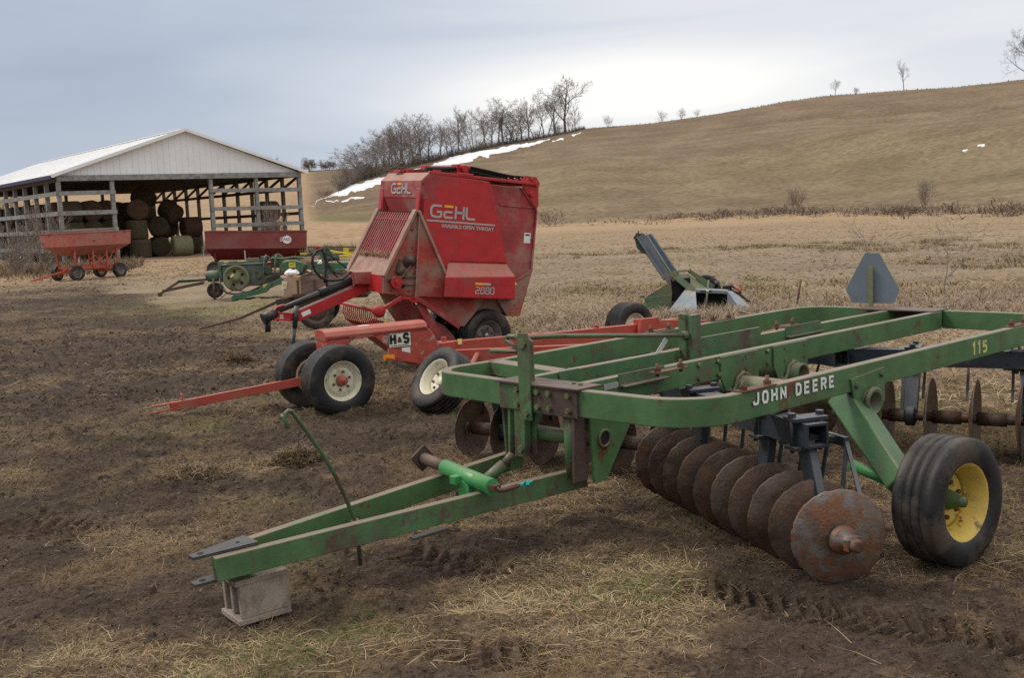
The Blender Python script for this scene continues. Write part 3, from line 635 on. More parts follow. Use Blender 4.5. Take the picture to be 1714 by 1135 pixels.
# disc gangs
disc_n = 0
def gang(p0, p1, n, rad, ztube, tube0, tube1, face, end_m, standards, name='disc_gang', cup=1, yaw=0):
    g = holder(name, h); p0 = Vector(p0); p1 = Vector(p1); a = (p1-p0).normalized()
    # square hollow tube
    t0 = Vector(tube0); t1 = Vector(tube1); dt = (t1-t0).normalized(); q = .065
    sd = dt.cross(Z).normalized()
    m = M(); m.sweep([t0, t1], rect(2*q, 2*q-.004), caps=False); m.sweep([t0, t1], rect(2*q-.024, 2*q-.028), caps=False)
    for e0 in (t0, t1):
        o4 = [e0+sd*x+Z*z for x, z in rect(2*q, 2*q-.004)]; i4 = [e0+sd*x+Z*z for x, z in rect(2*q-.024, 2*q-.028)]
        m.add(o4+i4, [(0, 1, 5, 4), (1, 2, 6, 5), (2, 3, 7, 6), (3, 0, 4, 7)])
    m.build('gang_tube', 'navy_steel', g, fix=True)
    m = M(); m.cyl(p0-a*.10, p1+a*.05, .036, 16)
    for k in range(n-1):
        c0 = p0+(p1-p0)*((k+.18)/(n-1)); c1 = p0+(p1-p0)*((k+.82)/(n-1)); m.cyl(c0, c1, .05, 16)
    m.build('gang_shaft', 'disc_rust', g)
    if end_m:
        m = M(); m.lathe([(.075, 0), (.07, .03), (.045, .05), (.034, .085), (.034, .13), (.024, .14), (.0005, .14)], p0, -a, 20); m.box(p0-a*.075, (.03, .10, .06)); m.build('end_nut', 'end_disc_rust', g, .004)
    for k in range(n):
        c = p0+(p1-p0)*(k/(n-1)); r = rad*(1 if k else .985); s_ = cup
        random.seed(k*7+int(rad*1000)+int(abs(p0.x)*50)); jg = [random.choice((0, 0, -.004, -.010, -.022, .004, 0, -.015)) for _ in range(72)]
        dep = .048
        pf = [(.04, 0), (rad*.35, dep*.10), (rad*.7, dep*.46), (r*.97, dep*.93), (r, dep+.001), (r*.995, dep+.006), (rad*.97, dep*.93+.007), (rad*.7, dep*.46+.007), (rad*.35, dep*.10+.007), (.04, .007)]
        M().lathe(pf, c, Matrix.Rotation(R_(yaw), 3, 'Z') @ (a*s_), 72, jag=jg).build('disc_blade', end_m if (k == 0 and end_m) else 'disc_rust', g)
    for f in standards:
        b = p0+(p1-p0)*f; t = t0+(t1-t0)*min(1, max(.065, ((b-t0).dot(dt))/(t1-t0).length))
        st = holder('gang_standard', g)
        m = M(); m.beam(t-Z*.06, b+Z*.03, .05, .10, a); m.beam(t-Z*.06+a*.05, b+Z*.03+a*.035, .02, .07, a); m.lathe([(.05, -.04), (.075, -.03), (.075, .03), (.05, .04)], b, a, 18); m.build('standard_leg', 'navy_steel', st, .006)
        m = M(); m.box(t+Z*.078, (.11, .20, .018), Matrix.Rotation(math.atan2(dt.y, dt.x), 3, 'Z'))
        for s1 in (-1, 1):
            m.cyl(t+sd*s1*.085+Z*.10, t+sd*s1*.085-Z*.10, .012, 8); m.bolt(t+sd*s1*.085+Z*.088, Z, .022, .022)
        m.box(t-Z*.075, (.10, .20, .016), Matrix.Rotation(math.atan2(dt.y, dt.x), 3, 'Z'))
        m.build('standard_clamp', 'navy_steel', st)
    # scraper bar behind, with a thin scraper to every disc
    back = Vector((-a.y, a.x, 0)); back = back if back.y > 0 else -back
    s0 = t0+back*.17-Z*.05; s1 = t1+back*.17-Z*.05
    m = M(); m.beam(s0, s1, .03, .05)
    for f in (.06, .5, .94):
        m.beam(t0.lerp(t1, f)-Z*.02, s0.lerp(s1, f), .06, .03)
    m.build('scraper_bar', 'navy_steel', g, .002)
    for k in range(n):
        m = M(); c = p0+(p1-p0)*((k+.12)/(n-1)); u_ = min(1, max(0, (c-s0).dot(dt)/(s1-s0).length)); p = s0.lerp(s1, u_)
        m.beam(p, c+back*(rad*.62)+Z*(rad*.35), .02, .012); m.build('scraper', 'navy_steel', g)
    return g
gang((1.70, .345, .232), (.0, 1.165, .232), 10, .246, .66, (1.46, .53, .69), (-.02, 1.19, .69), 0, 'end_disc_rust', (.09, .40, .80), cup=1, yaw=-13)
gang((-2.05, 1.17, .232), (-.42, 1.50, .232), 6, .232, .66, (-1.85, 1.06, .69), (-.30, 1.42, .69), 0, None, (.22, .80), cup=1)
gang((1.85, 3.62, .275), (.10, 3.06, .275), 7, .285, .66, (1.95, 3.90, .685), (-.50, 3.05, .685), 0, None, (.28, .72), cup=-1)
gang((-1.95, 3.75, .255), (-.12, 3.12, .255), 7, .255, .66, (-2.0, 4.0, .685), (.1, 3.10, .685), 0, None, (.28, .72), cup=-1)
# U-bolts that hang the gang tubes from the rails
for x, y, zt in ((1.12, .68, .69), (1.16, 3.62, .685), (-1.08, 3.68, .685), (-.98, 1.26, .69)):
    m = M()
    for s1 in (-1, 1): m.cyl((x+s1*.03, y+.06, TOP-.15), (x+s1*.03, y+.06, .60), .012, 8)
    m.box((x, y+.06, .605), (.14, .07, .02)); m.bolt((x, y+.06, .59), -Z, .025, .02); m.build('hanger_bolt', 'green_worn', h)
# slow vehicle triangle, seen from behind
sg = holder('slow_vehicle_sign', h)
tri = [(-.185, 0), (.185, 0), (.245, .12), (.065, .445), (-.065, .445), (-.245, .12)]
sx = Vector((.99, .14, 0)); sn = Vector((-.14, .99, 0))
M().prism(tri, (-.48, 4.62, .955), sx, Z, sn, .004).build('sign_plate', 'alu_back', sg)
M().beam((-.48, 4.595, .90), (-.48, 4.595, 1.285), .045, .012, (0, 1, 0)).build('sign_post', 'olive', sg, .002)
M().beam((-.20, 1.38, 1.01), (-.23, 1.30, .90), .04, .002, (1, 0, 0)).build('paper_tag', 'tag_white', h)
m = M()
for k in range(6): m.tube([(.275+random.uniform(-.02, .02), -.42+random.uniform(-.04, .04), .447+random.uniform(-.01, .02)) for _ in range(5)], .005, 5)
tag(m.build('twine_knot', 'twine', None), 'small turquoise knot of baler twine caught on the harrow tongue near the green jack', 'twine')
bpy.data.objects['twine_knot'].location = (.163, 6.278, 0); bpy.data.objects['twine_knot'].rotation_euler = (0, 0, HZ)

# ------------------------------------------------------------------ concrete block under the tongue
b = M(); e1 = .27; e2 = .24; hh = .225
b.box((-.005, 0, hh/2), (.225, .030, hh-.06))
for z in (.015, hh-.015): b.box((0, 0, z), (e1, e2, .03))
b.box((e1/2-.02, 0, hh/2), (.04, e2, hh-.06))
for y in (-.1015, .1015): b.box((-.002, y, hh/2), (e1-.040, .032, hh-.06))
blk = b.build('concrete_block', 'concrete', None, .005)
an = R_(35); blk.location = (-1.362+.135*math.cos(an)-.12*math.sin(an), 5.10+.135*math.sin(an)+.12*math.cos(an), -.01); blk.rotation_euler = (0, R_(-2), an)
tag(blk, 'grey brown hollow concrete block propping up the front of the green tongue', 'concrete block')

# ------------------------------------------------------------------ long red implement chassis behind it
c = thing('implement_chassis', 'long red implement chassis with cream wheels and black and white nameplate, behind the green harrow', 'farm implement', (-1.9, 11.08, 0), R_(30))
side = [(-.03, .80), (1.08, .815), (1.14, .76), (1.23, .56), (1.21, .40), (.96, .36), (.90, .37), (.47, .715), (.32, .72), (.07, .59), (-.03, .55)]
M().prism([(x, z-.055 if z > .75 else z) for x, z in side], (0, -.15, 0), X, Z, Y, .30).build('gooseneck', 'chipped_red', c, .012)
m = M(); m.sweep([(-.035, 0, .70), (1.10, 0, .705)], [(-.15, 0), (.15, 0), (.15, .05), (.12, .09), (.06, .112), (-.06, .112), (-.12, .09), (-.15, .05)]); m.build('gooseneck_cap', 'chassis_red', c, .006)
m = M(); m.box((.0, 0, .50), (.13, .16, .12)); m.cyl((0, 0, .62), (0, 0, .28), .05, 16); m.cyl((0, -.27, .325), (0, .27, .325), .04, 14); m.build('front_axle', 'chassis_red', c)
wheel(c, (.02, -.29, .328), (.05, -1, 0), .352, .27, .195, 'cream_rim', 'chassis_red', 6, .06, .055, inset=.22, cone=False)
wheel(c, (-.05, .30, .328), (.05, 1, 0), .352, .27, .195, 'cream_rim', 'chassis_red', 6, .06, .055, inset=.22, cone=False)
db = holder('drawbar', c)
M().beam((-.02, .02, .33), (-1.36, .70, .11), .065, .085).build('drawbar_beam', 'chassis_red', db, .004)
m = M(); m.beam((-1.34, .69, .15), (-1.56, .80, .12), .06, .014); m.beam((-1.34, .69, .085), (-1.56, .80, .055), .06, .014); m.box((-1.35, .695, .11), (.10, .07, .09)); m.box((-1.29, .665, .19), (.012, .075, .09)); m.build('drawbar_clevis', 'chassis_red', db, .002)
m = M(); m.box((.77, -.154, .645), (.255, .006, .150)); m.build('nameplate', 'plate_cream', c)
m = M(); 
for z in (.572, .718): m.box((.77, -.158, z), (.255, .004, .004))
for x in (.6445, .8955): m.box((x, -.158, .645), (.004, .004, .150))
letters('H', .085, .34, (.668, -.157, .615), X, Z, -Y, .003).build('lettering', 'black_ink', c)
letters('S', .085, .32, (.818, -.157, .615), X, Z, -Y, .003).build('lettering', 'black_ink', c)
text('&', 'lettering', 'black_ink', c, .075, (.7665, -.159, .645), X, Z, -Y, .001, .003)
m.box((.77, -.158, .588), (.2, .002, .006)); m.build('nameplate_border', 'black_ink', c)
M().box((.835, -.152, .515), (.095, .004, .09)).build('sticker', 'white_paint', c)
M().box((.855, -.152, .440), (.055, .004, .04)).build('sticker', 'logo_grey', c)
M().box((.43, -.02, .8165), (.11, .06, .004)).build('sticker', 'white_paint', c)
m = M(); m.beam((.93, -.20, .43), (.55, -.34, .56), .02, .10, w1=.02, h1=.07); m.beam((.93, -.24, .40), (.50, -.36, .50), .09, .015); m.build('reflector_arm', 'chassis_red', c)
M().box((.545, -.372, .505), (.12, .008, .055)).build('amber_reflector', 'amber', c)
# the two folded arms and the rear frame
m = M(); m.beam((1.20, .0, .475), (2.6, .05, .445), .09, .17); m.beam((2.6, .05, .445), (4.05, .15, .42), .09, .16); m.build('rake_arm', 'chassis_red', c, .005)
m = M(); m.beam((1.15, -.08, .42), (3.6, -.95, .36), .08, .13); m.build('rake_arm', 'chassis_red', c, .005)
m = M(); m.prism([(1.14, .74), (1.24, .56), (1.42, .56), (1.42, .40), (1.15, .38)], (0, -.11, 0), X, Z, Y, .24); m.build('arm_pivot', 'chassis_red', c, .006)
m = M(); m.beam((4.0, .15, .50), (5.4, .25, .36), .07, .11); m.beam((4.02, .12, .56), (4.02, .12, .34), .10, .05); m.beam((4.0, .25, .44), (5.0, .6, .40), .10, .12); m.beam((4.6, .4, .28), (6.6, .9, .26), .10, .12); m.beam((4.0, -.15, .40), (5.2, -.7, .32), .10, .08); m.prism([(3.95, .36), (4.35, .36), (4.25, .57), (4.0, .57)], (0, .02, 0), X, Z, Y, .06); m.build('rear_frame', 'chassis_red', c, .005)
m = M(); m.cyl((4.55, .3, .335), (4.55, 1.25, .335), .04, 12); m.build('rear_axle', 'chassis_red', c)
wheel(c, (4.62, 1.12, .335), (.12, -1, 0), .335, .27, .19, 'cream_rim', 'chassis_red', 5, .06, .055, inset=.22, cone=False)
m = M(); m.bolt((1.35, -.0, .56), Z, .03, .05); m.bolt((3.4, .1, .50), Z, .03, .05); m.build('pivot_bolts', 'chassis_red', c)
M().box((1.52, -.045, .545), (.05, .004, .06)).build('sticker', 'tag_yellow', c)
# caster wheel leaning over
rt = c.matrix_basis if False else Matrix.Rotation(R_(30), 3, 'Z')
nw = Vector((-.66, -.50, .56)).normalized(); nl = rt.transposed() @ nw
cw_ = rt.transposed() @ (Vector((-.71, 10.72, .285))-Vector((-1.9, 11.08, 0)))
wheel(c, cw_, nl, .335, .25, .19, 'cream_rim', 'cream_rim', 5, .02, .05, inset=.05, cone=False)
m = M(); m.tube([cw_-nl*.02, cw_-nl*.22, Vector((1.6, -.28, .42))], .03, 10); m.build('caster_fork', 'chassis_red', c)
# ------------------------------------------------------------------ red round baler
def rayv(px, py):          # direction towards a vanishing point measured on the photograph
    dx, dy = px-857.0, py-567.5; c_, s_ = math.cos(.045), math.sin(.045)
    x_, y_ = dx*c_-dy*s_, dx*s_+dy*c_
    v = Vector((x_/1850, 1, -y_/1850)); cp, sp_ = math.cos(pitch), math.sin(pitch)
    return Vector((v.x, v.y*cp+v.z*sp_, -v.y*sp_+v.z*cp)).normalized()
rear = Vector((.8377, .5352, -.1085)).normalized(); left = Vector((-.5354, .8435, .0419)); left = (left-rear*left.dot(rear)).normalized(); up = rear.cross(left)
mw = Matrix((rear, left, up)).transposed().to_4x4(); mw.translation = Vector((-.34, 14.34, 0))
rb = thing('round_baler', 'big dusty red round baler with grey and yellow lettering on its side', 'baler', mw=mw)
WB = 1.14
def side_plate(name, poly, y0, th, m, bev=.006): return M().prism(poly, (0, y0, 0), X, Z, Y, th).build(name, m, rb, bev)
side_plate('body', [(-.99, 2.28), (.42, 2.28), (.64, 1.98), (.62, 1.2), (.42, .95), (.3, .62), (-.3, .55), (-1.02, .82), (-1.46, .84), (-1.46, 1.02), (-1.30, 1.24), (-1.06, 1.80)], .115, .96, 'caked_red')
side_plate('side_panel', [(-1.02, 2.34), (-1.125, 2.24), (-1.15, 1.86), (-.70, 1.06), (-.64, 1.25), (.205, 1.27), (-.09, 2.23), (-.15, 2.31)], 0, .10, 'red_paint', .015)
side_plate('side_panel', [(-1.02, 2.34), (-1.125, 2.24), (-1.15, 1.86), (-.70, 1.06), (-.64, .8), (.36, .8), (.205, 1.27), (-.09, 2.23), (-.15, 2.31)], 1.04, .10, 'red_paint', .015)
m = M(); m.hexa([(-.80, -.17, .81), (.26, -.17, .81), (.245, -.17, 1.11), (-.80, -.17, 1.06)], [(-.72, .03, .80), (.36, .03, .79), (.215, .03, 1.275), (-.66, .03, 1.26)]); m.build('side_shield', 'red_paint', rb, .012)
M().box((-.59, -.171, .94), (.004, .002, .25)).build('shield_seam', 'dusty_red', rb)
side_plate('tailgate', [(-.14, 2.27), (.40, 2.27), (.66, 1.99), (.645, 1.2), (.44, 1.05), (.1, 1.05)], .085, .05, 'dusty_red')
side_plate('tailgate', [(.44, 1.05), (.645, 1.2), (.49, .58), (.30, .57), (.12, .80), (.12, 1.05)], .05, 1.04, 'caked_red')
m = M(); m.tube([(.40, .07, 2.27), (.66, .07, 1.99), (.645, .07, 1.2), (.49, .07, .58)], .016, 6); m.beam((.08, .078, 2.03), (.60, .078, 2.03), .012, .03); m.beam((.36, .04, 1.03), (.63, .05, 1.19), .02, .03); m.build('tailgate_rib', 'dusty_red', rb)
m = M(); m.prism([(.40, 2.30), (.42, 2.43), (.60, 2.43), (.64, 2.38), (.665, 2.06), (.64, 2.0)], (0, .04, 0), X, Z, Y, .03); m.prism([(.40, 2.30), (.42, 2.43), (.60, 2.43), (.64, 2.38), (.665, 2.06), (.64, 2.0)], (0, 1.06, 0), X, Z, Y, .03)
for s_, z in ((.46, 2.36), (.54, 2.39), (.60, 2.34), (.54, 2.20)): m.cyl((s_, .0, z), (s_, 1.1, z), .035, 12)
m.build('rear_roller_block', 'red_paint', rb)
m = M(); m.box((-.50, .16, 2.42), (.17, .16, .14)); m.box((-.50, .10, 2.36), (.22, .22, .04)); m.cyl((-.50, .02, 2.44), (-.50, 1.1, 2.44), .045, 12); m.box((-.50, 1.0, 2.42), (.17, .16, .14)); m.cyl((-.56, .05, 2.46), (-.42, .05, 2.46), .03, 8); m.build('top_roller_block', 'red_paint', rb, .006)
m = M(); m.beam((-1.02, .02, 2.345), (.56, .02, 2.335), .05, .035); m.beam((-1.02, 1.12, 2.345), (.56, 1.12, 2.335), .05, .035); m.build('top_rail', 'red_paint', rb, .004)
m = M()
for k in range(6):
    y = .20+k*.16
    pts = [(-.46, y, 2.49), (-.1, y, 2.455), (.25, y, 2.42), (.56, y, 2.425)]
    m.sweep(pts, rect(.125, .012)); m.sweep([(p[0], p[1], p[2]-.06) for p in pts], rect(.125, .012))
    m.sweep([(-1.0, y, 2.37), (-.75, y, 2.40), (-.52, y, 2.46)], rect(.10, .012))
m.build('belts', 'black_belt', rb)
m = M(); m.cyl((-1.02, .1, 2.39), (-.6, .1, 2.43), .03, 10); m.build('top_spring', 'black_belt', rb)
m = M(); m.box((-.88, .12, 2.375), (.12, .10, .03)); m.box((-1.0, .8, 2.37), (.14, .2, .03)); m.beam((-1.02, .62, 2.36), (-.55, .62, 2.41), .03, .05); m.build('top_bracket', 'red_paint', rb)
# front hood, grille, dusty shelf
m = M(); m.prism([(-1.13, 2.235), (-1.02, 2.345), (-.90, 2.35), (-.90, 1.98), (-1.125, 2.02)], (0, -.002, 0), X, Z, Y, WB); m.build('front_hood', 'dusty_red', rb, .008)
m = M(); m.hexa([(-1.118, .12, 2.02), (-1.118, 1.02, 2.02), (-1.055, .98, 1.84), (-1.055, .15, 1.84)], [(-1.02, .12, 2.02), (-1.02, 1.02, 2.02), (-1.0, .98, 1.84), (-1.0, .15, 1.84)]); m.build('hood_apron', 'dusty_red', rb)
m = M(); m.box((-1.10, .055, 1.94), (.07, .11, .40)); m.box((-1.10, 1.085, 1.94), (.07, .11, .40)); m.build('front_post', 'dusty_red', rb, .005)
M().box((-1.06, .57, 1.80), (.03, .92, .10)).build('throat_shade', 'void_shade', rb)  # solid dark strip put in for the shade under the hood
sl = Vector((-.29, 0, -.62)).normalized()
m = M()
for k in range(15):
    y = .14+k*.0625
    m.beam((-1.165, y, 1.83), (-1.435, y, 1.255), .016, .014, (1, 0, 0))
m.beam((-1.21, .1, 1.745), (-1.21, 1.05, 1.745), .014, .014); m.build('grille_bars', 'grille_red', rb)
m = M(); m.hexa([(-1.10, .1, 1.80), (-1.10, 1.05, 1.80), (-1.38, 1.05, 1.22), (-1.38, .1, 1.22)], [(-1.06, .1, 1.80), (-1.06, 1.05, 1.80), (-1.33, 1.05, 1.20), (-1.33, .1, 1.20)]); m.build('grille_back', 'grille_dark', rb)
m = M(); m.hexa([(-1.42, .06, 1.26), (-1.42, 1.08, 1.26), (-1.545, 1.08, 1.04), (-1.545, .06, 1.04)], [(-1.38, .06, 1.26), (-1.38, 1.08, 1.26), (-1.50, 1.08, 1.02), (-1.50, .06, 1.02)]); m.build('dusty_shelf', 'tan_edge', rb)
rng_ = np.random.default_rng(4)
def blade_tuft(n, c0, ex_, spread, ln, wd, cols, seed=1): ...
m = M()
for k in range(140):
    t = rng_.random(); y = .12+.9*t; z = 1.27+rng_.random()*.05*(1-abs(t-.4)); s_ = -1.41-rng_.random()*.03
    q = Vector((rng_.normal(), rng_.normal(), rng_.normal()*.3)).normalized()*.045
    m.beam(Vector((s_, y, z))-q, Vector((s_, y, z))+q, .006, .004)
m.build('chaff', 'cardboard', rb)
m = M(); m.beam((-1.16, .045, 1.87), (-1.55, .045, 1.03), .035, .09, (0, 1, 0)); m.build('grille_frame', 'tan_edge', rb, .004); m = M(); m.beam((-1.16, 1.10, 1.87), (-1.55, 1.10, 1.03), .035, .09, (0, 1, 0)); m.build('grille_frame', 'tan_edge', rb, .004)
M().box((-1.535, .57, .93), (.03, 1.06, .22)).build('front_fascia', 'red_paint', rb, .006)
m = M(); m.prism([(-1.15, 1.85), (-1.55, 1.03), (-1.55, .82), (-1.09, .80), (-1.09, 1.80)], (0, .03, 0), X, Z, Y, .04); m.build('front_side_plate', 'caked_red', rb)
m = M(); m.prism([(-1.15, 1.85), (-1.55, 1.03), (-1.55, .82), (-1.09, .80), (-1.09, 1.80)], (0, 1.06, 0), X, Z, Y, .04); m.build('front_side_plate', 'caked_red', rb)
m = M(); m.hexa([(-1.115, -.005, .80), (-.70, -.07, .80), (-.70, -.07, 1.06), (-1.125, -.005, 1.82)], [(-1.115, .06, .80), (-.70, .06, .80), (-.70, .06, 1.06), (-1.125, .06, 1.86)]); m.build('wing_plate', 'caked_red', rb, .004)
m = M(); m.beam((-1.145, -.02, 1.86), (-.70, -.085, 1.02), .03, .03, (0, 1, 0)); m.beam((-1.12, .0, 1.82), (-1.11, -.005, .80), .02, .015); m.beam((-.70, -.08, 1.06), (-.70, -.08, .80), .02, .02); m.build('wing_edge', 'tan_edge', rb)
m = M(); m.cyl((-1.40, .03, .965), (-1.40, -.05, .965), .075, 20); m.cyl((-1.40, -.05, .965), (-1.40, -.075, .965), .028, 12); m.build('drive_pulley', 'red_paint', rb)
m = M(); m.lathe([(.085, 0), (.09, .02), (.055, .03), (.045, .05), (.03, .06), (.025, .08), (.0005, .08)], (-1.215, .03, 1.24), -Y, 20); m.lathe([(.055, 0), (.05, .05), (.0005, .06)], (-1.33, .03, 1.10), -Y, 16); m.box((-1.37, .0, 1.17), (.03, .04, .16), Matrix.Rotation(R_(15), 3, 'Y')); m.tube([(-1.52, -.01, .985), (-1.42, -.03, 1.02), (-1.32, -.02, 1.03), (-1.27, -.02, 1.10), (-1.20, 0, 1.17)], .018, 8); m.tube([(-1.32, 0, 1.02), (-1.1, 0, 1.05)], .012, 6); m.tube([(-1.32, 0, .94), (-1.1, 0, .94)], .010, 6); m.build('drive_gear', 'brown_steel', rb)
M().lathe([(.0005, 0), (.03, 0)], (-1.28, .027, .92), -Y, 12).build('plate_hole_shade', 'void_shade', rb)  # flat dark disc painted as a shaded hole
m = M()
for s_, z in ((-1.2, 1.62), (-1.18, 1.40), (-1.45, .86), (-1.2, .86), (-1.14, 1.08), (-1.49, 1.12)): m.bolt((s_, .03, z), -Y, .014, .012)
for z in (1.9, 2.05, 2.2): m.bolt((-1.10, -.003, z), -Y, .010, .008)
for s_, z in ((.2, 2.2), (.61, 1.98), (.61, 1.6), (.60, 1.3), (.4, .72)): m.bolt((s_, .06, z), -Y, .013, .012)
m.build('plate_bolts', 'brown_steel', rb)
m = M()
for k in range(9): m.bolt((-.98+k*.105, -.001, 2.285), -Y, .008, .005)
for k in range(8): m.bolt((-.085+k*.038, -.001, 2.15-k*.115), -Y, .008, .005)
for k in range(7): m.bolt((-.66+k*.13, -.17, .84), -Y, .008, .005)
m.build('panel_rivets', 'dusty_red', rb)
# under body
m = M(); m.prism([(-1.12, .80), (-.46, .44), (-.36, .43), (-.20, .62), (-.06, .80)], (0, .03, 0), X, Z, Y, .025); m.build('lower_plate', 'caked_red', rb)
m = M(); m.beam((-1.12, .0, .79), (-.46, .0, .425), .05, .06, (0, 1, 0)); m.beam((-1.03, .05, .70), (-.72, .05, .30), .10, .06, (0, 1, 0)); m.build('lower_brace', 'dusty_red', rb)
m = M(); m.prism([(-1.12, .78), (-.93, .58), (-.60, .42), (-.46, .30), (-.40, .22), (-.72, .25), (-.95, .52)], (0, .12, 0), X, Z, Y, .92); m.build('pickup_housing', 'caked_red', rb)
m = M(); m.prism([(-.10, .79), (-.02, .70), (.20, .66), (.34, .60), (.46, .58), (.40, .79)], (0, .12, 0), X, Z, Y, .88); m.build('lower_body', 'caked_red', rb)
m = M(); m.box((-1.02, .10, .36), (.20, .02, .10)); m.build('skid_guard', 'red_paint', rb)
m = M(); m.cyl((.015, .08, .33), (.015, 1.06, .33), .045, 14); m.beam((.015, .22, .34), (-.2, .22, .62), .08, .08); m.build('axle', 'brown_steel', rb)
wheel(rb, (.015, .13, .315), (0, -1, 0), .345, .27, .195, 'grey_rim', 'silver', 4, .05, .035, inset=.1, cone=False)
wheel(rb, (.015, 1.02, .315), (0, 1, 0), .345, .27, .195, 'grey_rim', 'silver', 4, .05, .035, inset=.1, cone=False)
pk = holder('pickup', rb)
m = M(); m.tube([(-1.60, .02, .60), (-1.57, 1.2, .60)], .024, 10); m.lathe([(.075, 0), (.08, .05), (.03, .06), (.0005, .06)], (-1.60, .03, .60), -Y, 18); m.beam((-1.60, .0, .60), (-1.30, .0, .78), .04, .05, (0, 1, 0)); m.beam((-1.30, .0, .78), (-1.12, .0, .77), .04, .05, (0, 1, 0)); m.box((-1.12, .0, .755), (.10, .05, .06)); m.build('pickup_arm', 'red_paint', pk)
m = M()
for k in range(17):
    y = .1+k*.062
    m.tube([(-1.58, y, .60), (-1.585, y, .50), (-1.54, y, .40), (-1.44, y, .34), (-1.30, y, .33), (-1.12, y, .40)], .008, 5)
m.tube([(-1.30, .05, .335), (-1.30, 1.15, .335)], .014, 6); m.build('pickup_tines', 'red_paint', pk)
m = M(); m.box((-1.52, -.03, .52), (.03, .003, .12)); m.build('tag', 'tag_white', rb); m = M(); m.box((-1.52, -.032, .49), (.03, .003, .06)); m.build('tag', 'sticker_yellow', rb)
# tongue, jack, drive shaft, hoses
tn = holder('tongue', rb); yt = .55
m = M(); m.beam((-1.44, yt, .91), (-2.45, yt, .465), .10, .13); m.build('tongue_beam', 'red_paint', tn, .006)
m = M(); m.box((-2.52, yt, .46), (.16, .08, .10)); m.box((-2.64, yt, .425), (.20, .10, .025)); m.box((-2.62, yt, .50), (.14, .08, .025)); m.tube([(-2.55, yt, .55), (-2.62, yt, .60), (-2.70, yt, .57), (-2.74, yt, .52)], .014, 8); m.cyl((-2.68, yt, .40), (-2.68, yt, .53), .02, 8); m.build('clevis', 'red_paint', tn, .004)
M().box((-2.34, yt-.052, .515), (.12, .004, .055), Matrix.Rotation(R_(-24), 3, 'Y')).build('sticker', 'white_paint', tn)
m = M(); m.cyl((-2.475, yt-.07, .60), (-2.485, yt-.07, .33), .030, 12); m.cyl((-2.485, yt-.07, .33), (-2.50, yt-.07, .02), .021, 12); m.lathe([(.05, 0), (.05, .012), (.0005, .012)], (-2.50, yt-.07, .01), Z, 14); m.build('jack', 'navy_steel', tn)
m = M(); m.cyl((-1.70, yt+.02, .945), (-2.75, yt+.02, .50), .050, 16, r1=.036); m.cyl((-1.74, yt+.02, .93), (-2.15, yt+.02, .755), .060, 16); m.cyl((-2.68, yt+.02, .505), (-2.86, yt+.02, .42), .045, 16, r1=.075); m.cyl((-2.80, yt+.02, .42), (-2.79, yt+.02, .27), .035, 10); m.build('drive_shaft', 'black_plastic', tn)
m = M(); m.box((-1.62, yt, .98), (.25, .30, .16), Matrix.Rotation(R_(-3), 3, 'Y')); m.build('gearbox_cover', 'dusty_red', rb, .012)
def tp(px, py, y=yt): return (-1.43+(px-1060)*.00152, y, .97-(py-450)*.00150-(px-1060)*.00010)
m = M()
m.tube([tp(*p, yt-.05) for p in ((575, 255), (520, 280), (492, 330), (492, 385), (520, 445), (570, 488), (640, 508), (700, 500), (760, 485), (835, 415))], .018, 8)
m.tube([tp(*p, yt+.02) for p in ((580, 250), (615, 300), (632, 370), (636, 450), (630, 530))], .022, 8); m.tube([tp(*p, yt+.07) for p in ((590, 250), (628, 300), (648, 370), (652, 450), (650, 535))], .018, 8)
m.tube([tp(*p, yt+.1) for p in ((570, 250), (700, 310), (840, 390))], .009, 6); m.tube([tp(*p, yt+.1) for p in ((640, 330), (690, 420), (760, 475))], .009, 6); m.tube([tp(*p, yt+.05) for p in ((650, 360), (720, 440), (790, 450))], .008, 6)
m.build('hydraulic_hoses', 'black_plastic', rb)
m = M(); m.cyl(tp(640, 600), tp(640, 430), .012, 8); m.build('hose_stand', 'black_plastic', rb)
m = M()
for dx in (-12, 6, 20): m.cyl(tp(555+dx, 262), tp(548+dx, 235), .02, 8)
m.build('hose_couplers', 'red_paint', rb)
# lettering on the side and front
def gehl(h_, o, ex, ey, ez, parent, wd=.20, dp=.004):
    u = h_
    G = [[(1.15, 1), (.35, 1), (.12, .92), (0, .72), (0, .28), (.12, .08), (.35, 0), (1.0, 0), (1.12, .08), (1.12, .46), (.62, .46)]]
    E_ = [[(2.45, 0), (1.62, 0), (1.50, .10), (1.50, .40), (1.62, .50), (2.40, .50)]]
    Hh = [[(2.78, -.1), (2.78, 1.08)], [(3.68, -.1), (3.68, 1.08)], [(2.78, .5), (3.68, .5)]]
    L_ = [[(4.02, 1.08), (4.02, .28), (4.12, .08), (4.3, 0), (5.05, 0)]]
    sc_ = lambda ls: [[(a*u*.92, b_*u) for a, b_ in ln] for ln in ls]
    m = M(); m.strokes(sc_(G+E_+Hh+L_), wd*u, o, ex, ey, ez, dp); m.build('lettering', 'logo_grey', parent)
    m = M(); m.strokes(sc_([[(1.48, 1.0), (2.45, 1.0)]]), wd*u*1.1, o, ex, ey, ez, dp); m.build('lettering', 'logo_yellow', parent)
gehl(.138, (-.965, -.001, 1.805), X, Z, -Y, rb)
M().box((-.52, -.003, 1.752), (1.0, .006, .020)).build('lettering_line', 'logo_grey', rb)
text('VARIABLE OPEN THROAT', 'lettering', 'logo_grey', rb, .064, (-.42, -.004, 1.695), X, Z, -Y, .001, .002, sx=1.05)
gehl(.115, (-1.131, .79, 2.08), -Y, Z, -X, rb)
letters('2880', .080, .145, (-.345, -.171, .872), X, Z, -Y, .003, .92, 1.25).build('lettering', 'logo_grey', rb)
M().box((-.30, -.173, .995), (.115, .004, .03)).build('stripe', 'logo_yellow', rb)
